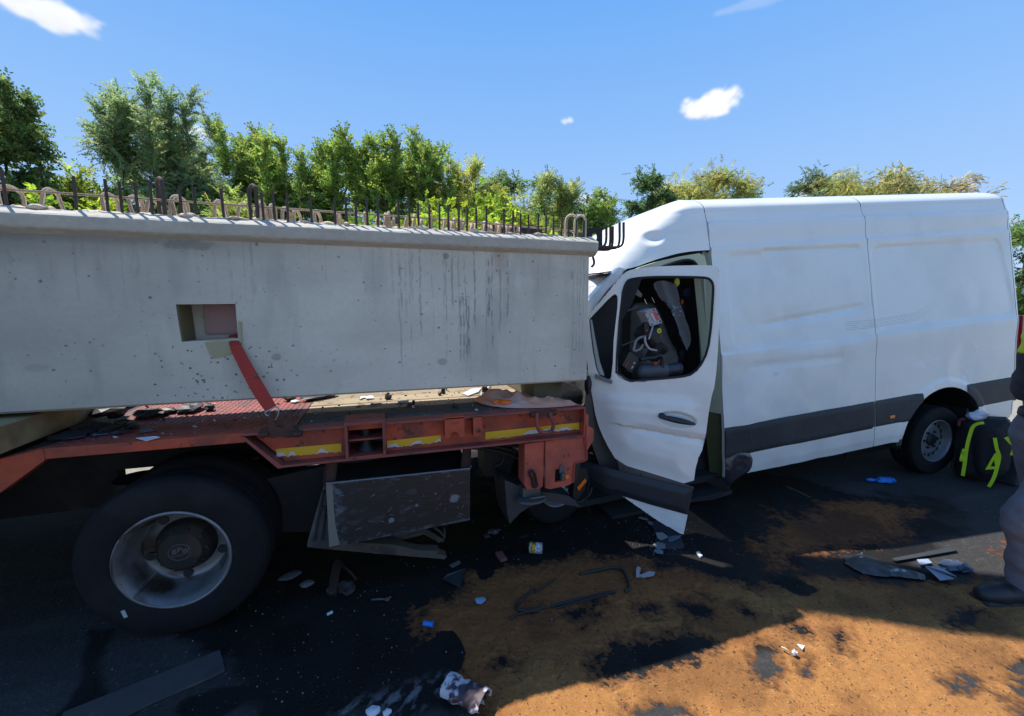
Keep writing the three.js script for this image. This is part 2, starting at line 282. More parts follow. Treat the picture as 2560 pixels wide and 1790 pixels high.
// absorbent granules spread over the spilled oil: a thin sheet with real relief
const sandH = (() => {
  const poly = a => polySDF(a.map(p => G(...p)));
  const main = poly([[1025, 1545], [1060, 1520], [1130, 1495], [1156, 1468], [1167, 1430], [1287, 1417], [1399, 1401], [1459, 1378], [1520, 1384], [1568, 1379], [1583, 1362], [1624, 1371], [1646, 1397], [1640, 1425], [1690, 1411], [1751, 1427], [1814, 1444], [1870, 1466], [1950, 1462], [2030, 1424], [2130, 1440], [2250, 1458], [2400, 1445], [2480, 1452], [2600, 1475], [2900, 1560], [2900, 2600], [600, 2600], [1000, 1900], [1175, 1790], [1140, 1745], [1120, 1700], [1112, 1645], [1055, 1632], [1062, 1585], [1040, 1570]]);
  const more = [poly([[1880, 1320], [1930, 1275], [2040, 1252], [2187, 1256], [2300, 1275], [2270, 1335], [2200, 1372], [2090, 1420], [1950, 1425], [1880, 1390]]), poly([[2480, 1345], [2540, 1330], [2600, 1350], [2560, 1400], [2500, 1385]])];
  const holes = [[[1467, 1690], [1520, 1640], [1640, 1585], [1767, 1592], [1770, 1620], [1660, 1665], [1560, 1690]], [[1690, 1500], [1740, 1503], [1763, 1530], [1720, 1540], [1692, 1520]], [[1734, 1480], [1767, 1485], [1765, 1493], [1740, 1490]], [[1851, 1513], [1880, 1520], [1890, 1540], [1865, 1543]],
    [[2370, 1520], [2440, 1517], [2470, 1540], [2430, 1580], [2375, 1570]], [[1234, 1640], [1260, 1630], [1290, 1650], [1287, 1672], [1250, 1672]], [[1571, 1515], [1620, 1508], [1645, 1512], [1640, 1535], [1590, 1540]], [[1400, 1530], [1515, 1498], [1470, 1530], [1455, 1556], [1420, 1540]],
    [[1965, 1560], [2010, 1552], [2035, 1580], [2015, 1605], [1970, 1600]], [[1895, 1620], [1935, 1605], [1945, 1660], [1935, 1700], [1895, 1705], [1885, 1660]], [[2065, 1570], [2110, 1575], [2125, 1630], [2100, 1650], [2075, 1610]], [[2000, 1640], [2040, 1645], [2040, 1690], [2005, 1680]], [[2378, 1695], [2430, 1690], [2440, 1715], [2390, 1720]], [[2510, 1670], [2560, 1650], [2700, 1700], [2700, 1850], [2540, 1800]], [[1580, 1770], [1680, 1762], [1720, 1790], [1600, 1810]]].map(h => poly(smoothPoly(h.map(p => p), 1)));
  return (x, z) => {
    let d = main(x, z); for (const m of more) d = Math.max(d, m(x, z) * .55 - .02);
    let hd = -1; for (const h of holes) hd = Math.max(hd, h(x, z));
    const n = (fbm(x * 3 + 20, z * 3 + 20, 4, 101) - .5), m = (fbm(x * 16 + 20, z * 16 + 20, 4, 103) - .5), k = fbm(x * 50 + 20, z * 50 + 20, 2, 107) - .5;
    d = Math.min(d, -hd * 1.2 + .012);
    const k2 = fbm(x * 95 + 20, z * 95 + 20, 2, 117) - .5, e = d + n * .17 + m * .13 + k * .09 + k2 * .06;
    const patch = smooth(.6, .72, fbm(x * 1.7 + 70, z * 1.7 + 70, 4, 109)) * .05 * smooth(.2, .5, fbm(x * 9, z * 9, 3, 113));
    return { h: clamp(e * .075 - patch, -.012, .010) + clamp(e * 5) * (n * .030 + m * .013 + k * .009), e };
  };
})();
{
  const X0 = -.15, X1 = 4.7, Z0 = -2.75, Z1 = .7, nu = 640, nv = 430;
  const hs = new Float32Array((nu + 1) * (nv + 1)), es = new Float32Array(hs.length);
  for (let j = 0; j <= nv; j++) for (let i = 0; i <= nu; i++) { const q = sandH(mix(X0, X1, i / nu), mix(Z0, Z1, j / nv)); hs[j * (nu + 1) + i] = q.h; es[j * (nu + 1) + i] = q.e; }
  const nat = Math.round;
  const at = (i, j) => hs[j * (nu + 1) + i];
  const g0 = grid(nu, nv, (u, v, i, j) => { const x = mix(X0, X1, u), z = mix(Z0, Z1, v); return [x, at(i, j) + .003 * (hsh(i, j, 7) - .5), z, x * 1.25, z * 1.25]; }, (i, j) => at(i, j) < -.004 && at(i + 1, j) < -.004 && at(i, j + 1) < -.004 && at(i + 1, j + 1) < -.004);
  const cnt = g0.attributes.position.count, cc = new Float32Array(cnt * 3), pp = g0.attributes.position;
  for (let k = 0; k < cnt; k++) {
    const x = pp.getX(k), z = pp.getZ(k), i = nat((x - X0) / (X1 - X0) * nu), j = nat((z - Z0) / (Z1 - Z0) * nv), e = es[j * (nu + 1) + i];
    const damp = Math.max(1 - smooth(.0, .10, e), .75 * smooth(.52, .70, fbm(x * 2.3 + 33, z * 2.3 + 33, 4, 121)) * smooth(2.0, 2.6, x + z * .25), .5 * smooth(.50, .7, fbm(x * 4 + 13, z * 4 + 13, 4, 125)));
    const nn = fbm(x * 3 + 43, z * 3 + 43, 4, 127) - .5, shadeTint = smooth(-1.30, -1.95, z + nn * .7 - .12 * smooth(1.6, 3, x)); const c = lerp3([1, 1, 1], [.36, .31, .28], damp).map((q, i) => q * (1 - shadeTint * [.34, .50, .60][i]) * .92); cc.set(c, k * 3);  // shade near the vehicles is put into the granule colour here
  }
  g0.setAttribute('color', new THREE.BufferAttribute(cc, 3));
  const sm = tex(1024, 1024, (u, v) => {
    const a = vnoise(u * 200, v * 200, 131, 200), b = vnoise(u * 110, v * 110, 133, 110), n = fbm(u * 10, v * 10, 4, 135, 10);
    let c = lerp3([.25, .106, .026], [.375, .170, .046], n * .45 + a * .55);
    if (b < .17) c = lerp3(c, [.09, .042, .014], smooth(.19, .08, b)); if (a > .88) c = lerp3(c, [.52, .30, .12], .6);
    return c;
  });
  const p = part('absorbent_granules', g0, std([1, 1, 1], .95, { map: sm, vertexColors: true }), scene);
  Object.assign(p.userData, { label: 'orange brown oil absorbent granules spread over the wet road', category: 'granules', kind: 'stuff' });
}

// ---------------------------------------------------------------- concrete beam
const base3 = (t, g) => g;
function wpart(name, geo, mat, t, label) { const m = part(name, geo, mat, t, label); m.position.sub(t.position); return m; }
const concreteTile = (c, s) => tex(512, 512, (u, v) => { const n = fbm(u * 5, v * 5, 5, s, 5), m = fbm(u * 50, v * 50, 3, s + 3, 50), k = (.82 + .3 * (n - .2)) * (.92 + .16 * m); return c.map(x => x * k); });
const ZB = -2.5;
{
  const beam = thing('concrete_beam', 'long grey precast concrete beam with rebar teeth on top, pushed into the van', 'concrete beam', [-2, 1.19, -2.72]);
  const X0 = -3.2, LX = 4.6, Y0 = 1.15;
  seed(11);
  const streaks = [], addS = (px, py, len, w, k) => { const p = onZ(px, py, ZB); streaks.push([p.x, p.y, len, w, k, rr(0, 99)]); };
  for (const x of [995, 1000, 1012, 1022, 1030, 1048, 1080]) addS(x, rr(615, 640), rr(.3, .75), rr(.004, .007), rr(.35, .7));
  for (const x of [1108, 1113, 1130, 1145, 1162, 1185, 1215, 1222, 1230, 1250, 1270]) addS(x, rr(625, 650), rr(.35, .78), rr(.004, .008), rr(.45, .9));
  for (const x of [1150, 1158, 1166, 1172]) addS(x, 745, .40, .007, .9);
  for (const x of [1435, 1445, 1452, 1460]) addS(x, 650, .7, .004, .55);
  for (let i = 0; i < 46; i++) addS(rr(0, 1460), rr(580, 640), rr(.08, .4), rr(.003, .012), rr(.08, .3));
  const pores = []; for (let i = 0; i < 560; i++) pores.push([rr(-3.2, 1.3), rr(1.2, 2.0), .0022 + .006 * Math.pow(rnd(), 4), rr(.3, .75)]);
  for (let i = 0; i < 90; i++) { const p = onZ(rr(380, 720), rr(860, 1000), ZB); pores.push([p.x, p.y, rr(.002, .006), .9]); }
  const buck = {}; for (const p of pores) { const k = Math.floor(p[0] * 10) + '_' + Math.floor(p[1] * 10); (buck[k] ??= []).push(p); }
  const st = [[onZ(470, 612, ZB), .13, .028, .5], [onZ(690, 892, ZB), .025, .02, .45], [onZ(1105, 905, ZB), .03, .022, .4], [onZ(1115, 640, ZB), .018, .02, .6], [onZ(160, 590, ZB), .5, .03, .3], [onZ(1430, 690, ZB), .012, .03, .35], [onZ(95, 920, ZB), .05, .02, .2]];
  const rust = onZ(1250, 620, ZB);
  const map = tex(2048, 448, (u, v) => {
    const x = X0 + u * LX, y = Y0 + v, n = fbm(x * 3 + 50, y * 6 + 50, 5, 141), m = fbm(x * 60 + 9, y * 60 + 9, 3, 145), hb = fbm(x * .5 + 7, y * 9 + 3, 4, 149);
    let k = (.86 + .26 * (n - .3)) * (.95 + .1 * m) * (.93 + .16 * hb), c = [.62 * k, .572 * k, .475 * k];
    c = lerp3(c, [.33, .315, .28], smooth(.5, .75, fbm(x * 9 + 5, y * 2.2 + 5, 4, 151)) * .34);
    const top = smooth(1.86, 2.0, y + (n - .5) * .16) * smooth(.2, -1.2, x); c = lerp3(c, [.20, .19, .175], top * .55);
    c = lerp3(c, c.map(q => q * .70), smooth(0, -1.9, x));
    for (const s of streaks) { const dy = s[1] - y; if (dy < -.01 || dy > s[2]) continue; const w = s[3] * (.6 + .8 * vnoise(y * 25, s[5], 3)), cx = s[0] + .014 * (fbm(y * 9 + s[5], s[5], 3, 7) - .5) + .005 * (vnoise(y * 60, s[5], 9) - .5), d = Math.abs(x - cx); if (d < w * 1.6) c = lerp3(c, [.13, .125, .115], s[4] * .6 * smooth(w * 1.1, w * .4, d) * smooth(s[2], s[2] * .8, dy) * (.25 + .75 * smooth(.3, .5, vnoise(y * 30, s[5] + 3, 5)))); }
    for (const s of st) { const dx = (x - s[0].x) / s[1], dy = (y - s[0].y) / s[2], q = dx * dx + dy * dy; if (q < 2.4) c = lerp3(c, [.15, .14, .12], s[3] * smooth(1.2, .4, q + (fbm(x * 25, y * 25, 3, 155) - .5) * 1.3)); }
    const rx = (x - rust.x) / .05, ry = (rust.y - y); if (Math.abs(rx) < 2 && ry > -.03 && ry < .3) c = lerp3(c, [.36, .22, .11], .4 * Math.exp(-rx * rx) * smooth(.3, .0, ry) * smooth(.35, .6, fbm(x * 30, y * 12, 3, 157)));
    for (const p of buck[Math.floor(x * 10) + '_' + Math.floor(y * 10)] || []) { const q = Math.hypot(x - p[0], (y - p[1]) * 1.2); if (q < p[2]) c = lerp3(c, [.06, .058, .055], p[3]); }
    return c;
  });
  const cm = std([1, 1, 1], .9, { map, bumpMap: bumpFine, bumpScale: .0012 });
  const lipMat = std([1, 1, 1], .92, { map: concreteTile([.52, .48, .405], 161), bumpMap: bumpFine, bumpScale: .004 });
  const pk = [[441, 764], [589, 759], [590, 834], [571, 850], [456, 857]].map(p => onZ(...p, ZB));
  const hole = [V(-.942, 1.685, ZB), V(-.686, 1.688, ZB), V(-.686, 1.512, ZB), V(-.932, 1.500, ZB)];
  const uvB = g => uvMap(g, (x, y, z) => [(x - X0 + (z - ZB) * .5) / LX, y - Y0]);
  const front = uvB(slab([V(-9, 1.203, ZB), V(1.31, 1.195, ZB), V(1.31, 2.0, ZB), V(-9, 2.0, ZB)], [0, 0, -1], .17, [hole]));
  const back = uvB(box2(-8.99, 1.309, 1.2, 1.999, -2.93, ZB - .169));
  const und = uvB(slab([V(-9, 1.19, ZB - .014), V(1.3, 1.184, ZB - .014), V(1.309, 1.1945, ZB - .001), V(-8.99, 1.2025, ZB - .001)], [0, 0, -1], .4));
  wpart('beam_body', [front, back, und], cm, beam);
  wpart('pocket_film', slab([V(-.938, 1.683, ZB - .004), V(-.930, 1.503, ZB - .004), V(-.930, 1.503, ZB - .165), V(-.938, 1.683, ZB - .165)], [1, 0, 0], .003), std([.15, .13, .06], .6), beam, 'olive film on the side of the pocket');
  // lip with sloping top
  const prof = [[-2.5, 1.998], [-2.463, 2.022], [-2.455, 2.075], [-2.468, 2.086], [-2.535, 2.118], [-2.90, 2.125], [-2.935, 2.08], [-2.93, 1.998]];
  const rows = 520, lip = grid(rows, 40, (u, v) => {
    const x = mix(-9, 1.352, Math.pow(u, .6)), s = v * (prof.length - 1), i = Math.min(prof.length - 2, Math.floor(s)), f = s - i; let z = mix(prof[i][0], prof[i + 1][0], f), y = mix(prof[i][1], prof[i + 1][1], f);
    const r = (fbm(x * 18 + 40, s * 3, 4, 171) - .5) * (s > 3.6 && s < 5.2 ? .018 : .004); y += r; z += r * .5;
    return [x, y, z, x, z + y];
  });
  wpart('beam_lip', [lip, slab(prof.map(p => V(1.352, p[1], p[0])), [-1, 0, 0], .02)], lipMat, beam);
  wpart('pocket_bounce', [rb(.185, .158, .012, .004, -.782, 1.607, ZB - .155)], std([.36, .22, .21], .9, { bumpMap: bumpFine, bumpScale: .003 }), beam, 'pink bounce light painted on a plate at the back of the pocket');  // pink of bounced red light put into the plate colour
  // rebar teeth: near row
  const xs = [21, 193, 272, 307, 346, 382, 455, 491, 560, 627, 659, 687, 719, 779, 837, 866, 890, 918, 944, 997, 1024, 1046, 1073, 1098, 1121, 1146, 1167, 1191, 1215, 1260, 1281, 1302, 1322, 1345, 1365, 1384, 1404, 1422, 1440, 1460];
  seed(21);
  for (const px of xs) { const x = onZ(px, 540, -2.54).x, h = 2.262 - .045 * smooth(.6, 1.3, x) + rr(-.012, .012) - (px === 272 || px === 193 ? 0 : 0); wpart('rebar', tube([[x, 2.09, -2.54], [x + rr(-.004, .004), h, -2.54 + rr(-.008, .008)]], .0066, 2, 7, false, true), M.rebar, beam); }
  for (let i = 0; i < 24; i++) { const x = -1.7 - i * .12; if (x < -3.4) break; wpart('rebar', tube([[x, 2.09, -2.54], [x, 2.262, -2.54]], .0075, 2, 7, false, true), M.rebar, beam); }
  wpart('long_bar', tube([[-6, 2.195, -2.552], [-1.55, 2.192, -2.552], [-.5, 2.185, -2.553], [.4, 2.178, -2.552], [1.315, 2.152, -2.552]], .0055, 30, 6), M.stirrup, beam);
  // lifting loops standing over the rebar
  for (const px of [392, 624, 1424, 1447]) { const x = onZ(px, 540, -2.56).x, h = px > 1000 ? 2.255 : 2.29; const a = []; for (let k = 0; k <= 12; k++) { const t = k / 12 * Math.PI; a.push([x + .018 - .022 * Math.cos(t), h - .03 + .035 * Math.sin(t), -2.575 - .03 * Math.cos(t)]); } wpart('lifting_loop', tube([[a[0][0], 2.09, a[0][2]], ...a, [a[12][0], 2.09, a[12][2]]], .009, 40, 8), px > 1000 ? M.stirrup : M.rebar, beam); }
  // splashed stirrups behind
  const ss = [5, 110, 262, 330, 368, 428, 437, 538, 596, 640, 648, 678, 706, 735, 788, 842, 914, 942, 962, 966, 970, 988, 1012, 1034, 1054, 1074, 1110, 1130, 1138, 1150, 1156, 1180, 1188, 1210, 1222, 1228, 1246, 1250, 1268, 1286, 1304];
  for (const px of ss) {
    const z1 = -2.66 - rr(0, .03), x = onZ(px, 545, z1).x, w = rr(.10, .15), h = mix(2.235, 2.205, smooth(-1, 1, x)) + rr(-.02, .02), lean = rr(-.03, .03), wid = px < 120 || px > 1140 && px < 1200 ? rr(.0, .025) : rr(.0, .02), a = [];
    for (let k = 0; k <= 10; k++) { const t = k / 10 * Math.PI; a.push([x + wid * (k / 10) + lean * .3, h - .035 + .035 * Math.sin(t), z1 - w / 2 + w / 2 * Math.cos(t)]); }
    wpart('stirrup', tube([[a[0][0] - lean, 2.09, a[0][2]], ...a, [a[10][0] + lean, 2.09, a[10][2]]], .009, 26, 7), M.stirrup, beam);
  }
  for (let i = 0; i < 60; i++) { seed(300 + i); const x = rr(-1.7, 1.2); if (i < 46) wpart('mortar_lump', place(shard(rr(.03, .09), rr(.012, .03), rr(.03, .05), 400 + i), x, 2.118, rr(-2.62, -2.52)), M.stirrup, beam); }
  // angle along the far edge, end plate with a round hole
  wpart('edge_angle', box2(-6, 1.15, 2.1, 2.165, -2.925, -2.915), M.darkSteel, beam);
  wpart('edge_angle', box2(.75, 1.10, 2.09, 2.222, -2.80, -2.79), M.darkSteel, beam);
  const zp = -2.62, hp = onZ(1487, 592, zp), hr = []; for (let k = 0; k < 18; k++) hr.push(V(hp.x + .021 * Math.cos(k / 18 * 6.283), hp.y + .028 * Math.sin(k / 18 * 6.283), zp));
  wpart('end_plate', slab([onZ(1462, 570, zp), onZ(1506, 569, zp), onZ(1506, 622, zp), onZ(1466, 628, zp)], [0, 0, -1], .012, [hr]), M.darkSteel, beam);
  seed(35);
  for (const [px, z, k] of [[1514, -2.62, 0], [1524, -2.68, 1], [1530, -2.70, 1], [1547, -2.58, 2], [1557, -2.52, 2]]) {
    const b = onZ(px, 618, z), tp = onZ(px + 2, k === 2 ? 556 : 566, z), y = 2.075 - k * .006;
    wpart('bent_bar', tube([[1.30, y, z], [b.x - .05, y, z], [b.x - .016, y + .006, z], [b.x, y + .03, z], [tp.x, tp.y, z]], .0085, 30, 7), M.rebar, beam);
  }
  wpart('bent_bar', tube([onZ(1476, 622, -2.6), onZ(1485, 660, -2.6), onZ(1478, 668, -2.61)], .008, 12, 6), M.rebar, beam);
}

// ---------------------------------------------------------------- flatbed trailer
const ZT = -2.36, D = 1.04;
const tr = thing('flatbed_trailer', 'red low flatbed trailer with worn yellow strips carrying the concrete beam', 'trailer', [-.5, 0, -3.6]);
{
  const T = (px, py, z = ZT) => onZ(px, py, z), tp = (n, g, m, l) => wpart(n, g, m, tr, l);
  const zw = -2.425;
  // side rail: web with an opening for the container lock, flanges
  const a = T(866, 1050).x, b = T(956, 1050).x;
  tp('rail_web', slab([V(-.635, 1.03, zw), V(-.49, .862, zw), V(1.232, .862, zw), V(1.232, 1.03, zw)], [0, 0, -1], .01, [[V(a, .872, zw), V(b, .872, zw), V(b, 1.0, zw), V(a, 1.0, zw)]]), M.red);
  tp('top_flange', [box2(-.66, a - .012, 1.031, 1.045, -2.46, ZT, .004), box2(b + .012, 1.237, 1.031, 1.045, -2.46, ZT, .004)], M.redFlange);
  tp('bottom_flange', box2(-.50, 1.236, .848, .862, -2.46, ZT, .004), M.redFlange);
  tp('end_flange', slab([V(-.672, 1.03, ZT), V(-.655, 1.03, ZT), V(-.497, .862, ZT), V(-.497, .848, ZT), V(-.515, .848, ZT)], [0, 0, -1], .09), M.redFlange);
  tp('end_plate', box2(1.226, 1.238, .862, 1.031, -2.46, ZT - .001), M.red);
  tp('wheel_rail', [box2(-1.44, -.655, .996, 1.045, -2.425, ZT - .012, .004)], M.red);
  tp('gooseneck_rail', slab([V(-1.44, 1.045, ZT - .012), V(-1.44, .993, ZT - .012), onZ(0, 1232, ZT - .012), V(-2.4, .62, ZT - .012), V(-2.4, .84, ZT - .012), onZ(0, 1148, ZT - .012)], [0, 0, -1], .06), M.red);
  tp('end_plate', [slab([T(1466, 1062), T(1484, 1072), T(1484, 1100), T(1467, 1128)], [0, 0, -1], .25), box2(1.238, 1.262, .80, .99, -2.75, -2.37)], M.legRed);
  // container lock pocket
  const lk = tp('lock_pocket', [box2(a - .012, a + .002, .862, 1.045, -2.60, ZT + .004), box2(b - .002, b + .012, .862, 1.045, -2.60, ZT + .004), box2(a, b, .862, .872, -2.6, ZT + .004), box2(a, b, .945, .955, -2.6, -2.40), box2(a, b, .862, 1.04, -2.62, -2.605)], M.redFlange);
  part('lock_plate', slab([V(a - .014, 1.046, -2.352), V(b + .014, 1.046, -2.352), V(b + .014, 1.046, -2.53), V(a - .014, 1.046, -2.53)], [0, 1, 0], .016, [Array.from({ length: 14 }, (_, k) => V((a + b) / 2 + .045 * Math.cos(k / 14 * 6.283), 1.046, -2.44 + .022 * Math.sin(k / 14 * 6.283)))]), M.redFlange, lk);
  part('twist_lock', lathe([[0, 1.0], [.022, 1.0], [.026, .985], [.024, .95], [.028, .91], [.05, .885], [.05, .873]], 18).translate((a + b) / 2, 0, -2.46), M.darkSteel, lk);
  // worn reflective strips
  for (const [x0, y0, x1, y1, h, s] of [[690, 1122, 853, 1108, 23, 3], [967, 1102, 1102, 1087, 20, 5], [1213, 1080, 1448, 1056, 19, 8]]) {
    const z = zw + .0025, A = T(x0, y0, z), B = T(x1, y1, z), hh = (A.y - T(x0, y0 + h, z).y); seed(500 + s);
    const edge = (k, amp, ins) => { const o = []; for (let i = 0; i <= 34; i++) { const f = i / 34; o.push(V(mix(A.x, B.x, f), mix(A.y, B.y, f) - hh * (k - ins * smooth(.42, .6, fbm(f * 6 + s, s, 3, s)) - amp * rnd()), z)); } return o.reverse(); };
    const strip = tp('reflective_strip', slab([A, B, ...edge(1, .14, .5)], [0, 0, 1], .0012), M.yellow);
    strip.position.z += .0016;
    const w = part('worn_edge', slab([V(A.x + .004, A.y - .01, z), V(B.x - .002, B.y - .01, z), ...edge(1.02, .14, .10)], [0, 0, 1], .0012), M.tapeWhite, strip); w.position.z = -.0014;
  }
  for (const x of [-.42, -.30, .22, .36, .50, .82, .95, 1.10]) tp('rail_bolt', place(new THREE.SphereGeometry(.008, 8, 6), x, 1.005, -2.424), M.redFlange);
  for (const k of [0, 1, 2]) tp('air_hose', tube([[-.55 + k * .03, .84, -2.62], [-.2, .80 - k * .03, -2.66], [.3, .82 - k * .02, -2.66], [.75, .78 - k * .03, -2.6], [.95, .70 - k * .05, -2.62], [1.0, .55, -2.7]], .011, 40, 7), M.blackRub);
  // brackets on the rail
  {
    const q = [T(1111, 1044), T(1161, 1040), T(1161, 1093), T(1150, 1093), T(1145, 1083), T(1137, 1079), T(1129, 1083), T(1124, 1094), T(1113, 1094)]; tp('rail_bracket', slab(q, [0, 0, -1], .05), M.red);
    const c = T(1136, 1058); tp('embossed_marks', [0, 1, 2].map(k => tube([[c.x - .022 + k * .018, c.y - .008, c.z], [c.x - .016 + k * .018, c.y + .008, c.z], [c.x - .010 + k * .018, c.y - .008, c.z]], .0016, 8, 5, false, true)), M.redFlange);
    tp('stake_bracket', [slab([T(1183, 1042), T(1205, 1040), T(1208, 1090), T(1184, 1091)], [0, 0, -1], .05), cyl(.013, .013, .012, 16, T(1197, 1077).x, T(1197, 1077).y, ZT + .003, Math.PI / 2)], M.red);
    tp('stake_hole', cyl(.0095, .0095, .014, 16, T(1197, 1077).x, T(1197, 1077).y, ZT + .004, Math.PI / 2), M.black);
    // folding tie-down ring
    const r = [T(1340, 1030), T(1340, 1058), T(1346, 1074), T(1361, 1080), T(1377, 1074), T(1381, 1058), T(1374, 1040), T(1374, 1028)].map(p => p.add(V(0, 0, .016)));
    tp('tie_ring', tube(r, .012, 40, 9), M.redFlange); tp('ring_mount', [cyl(.019, .021, .03, 14, T(1331, 1036).x, T(1331, 1036).y, ZT, 0, 0, Math.PI / 2), cyl(.02, .02, .03, 14, T(1384, 1031).x, T(1384, 1031).y, ZT, 0, 0, Math.PI / 2), slab([T(1336, 1026), T(1378, 1022), T(1374, 1048), T(1362, 1040), T(1352, 1041), T(1343, 1050)], [0, 0, 1], .012)], M.rusty);
    // lashing shackle the strap hooks into
    const zs = ZT + .002, q2 = [[648, 1076], [672, 1072], [668, 1055], [670, 1042], [676, 1033], [684, 1034], [683, 1050], [690, 1066], [703, 1070], [715, 1062], [720, 1045], [717, 1030], [722, 1026], [729, 1034], [728, 1056], [734, 1070], [752, 1076], [748, 1094], [735, 1090], [722, 1096], [700, 1092], [680, 1096], [668, 1090], [655, 1100]].map(p => onZ(...p, zs));
    tp('lashing_shackle', [slab(q2, [0, 0, -1], .03), cyl(.016, .016, .04, 12, T(660, 1085).x, T(660, 1085).y, ZT + .006, 0, 0, Math.PI / 2), cyl(.017, .017, .045, 12, T(744, 1083).x, T(744, 1083).y, ZT + .006, 0, 0, Math.PI / 2)], M.rusty);
  }
  // deck: planks, checker plate, structure under it
  const wood = (s, c) => std([1, 1, 1], .9, { map: tex(256, 512, (u, v) => { const g = fbm(u * 4, v * 60, 4, s, 4), k = fbm(u * 16, v * 16, 4, s + 3, 16), cr = smooth(.64, .68, fbm(u * 3, v * 90, 3, s + 7, 3)); let q = lerp3(c, c.map(x => x * .6), g); q = lerp3(q, [.04, .035, .03], smooth(.6, .8, k) * .6 + cr * .5); return q; }) });
  const wm = [wood(201, [.36, .28, .18]), wood(211, [.31, .24, .155]), wood(221, [.40, .315, .21])];
  const shadeWood = wood(231, [.085, .072, .058]);  // darker copy for the front planks: beam shade put into the wood
  let z = -2.462;
  for (let i = 0; i < 13; i++) { seed(600 + i); const w = i === 0 ? .10 : rr(.16, .19), cut = rr(-.3, .6); for (const [x0, x1] of i % 3 === 1 ? [[-.43, cut], [cut + .004, 1.224]] : [[-.43, 1.224]]) { const m = tp('deck_plank', rb(x1 - x0, .035, w - .006, .004, (x0 + x1) / 2, D - .015 + rr(-.002, .002), z - w / 2), i < 2 ? shadeWood : wm[i % 3]); } z -= w; }
  tp('checker_plate', box2(-1.45, -.435, 1.028, 1.042, -4.8, -2.426), M.redFlange);
  { const l = [], bar = new THREE.SphereGeometry(1, 6, 4); for (let i = 0; i < 34; i++) for (let j = 0; j < 34; j++) { const x = -1.43 + i * .03, zz = -2.44 - j * .03; if (x > -.445) continue; l.push(place(bar.clone().scale(.013, .0028, .0035), x, 1.0425, zz, 0, (i + j) % 2 ? .78 : -.78, 0)); } tp('tread_pattern', l, M.redFlange).userData.kind = 'stuff'; }
  tp('gooseneck_deck', [slab([V(-1.45, 1.042, -2.43), V(-2.6, .80, -2.43), V(-2.6, .80, -4.8), V(-1.45, 1.042, -4.8)], [0, -1, 0], .02), box2(-9, -2.6, .60, .80, -4.8, -2.40), box2(-9, -1.75, .30, .60, -3.6, -3.5), box2(-2.62, -2.55, .25, .8, -4.8, -2.5)], M.frame);
  tp('frame_beam', [box2(-3.5, 1.2, .62, 1.0, -3.42, -3.30), box2(-3.5, 1.2, .62, 1.0, -3.98, -3.86)], M.frame);
  for (const x of [-1.7, -.45, .1, .55, 1.0]) tp('cross_member', box2(x, x + .05, .9, 1.015, -4.8, -2.44), M.frame);
  tp('far_rail', [box2(-1.44, 1.236, .85, 1.045, -4.87, -4.80)], M.red);
  tp('end_board', box2(1.2, 1.226, .82, 1.02, -4.8, -2.47), M.frame);
  tp('axle', cyl(.07, .07, 2.1, 14, -1.06, .43, -3.63, Math.PI / 2), M.frame);
  tp('air_bag', [cyl(.12, .12, .22, 16, -1.4, .55, -3.0), box2(-1.5, -.4, .36, .46, -3.15, -3.03)], M.blackRub);
  tp('rear_panel', [slab([onZ(655, 1200, -2.75), onZ(830, 1160, -2.75), onZ(830, 1330, -2.75), onZ(660, 1330, -2.75)], [0, 0, -1], .05)], M.frame);
}
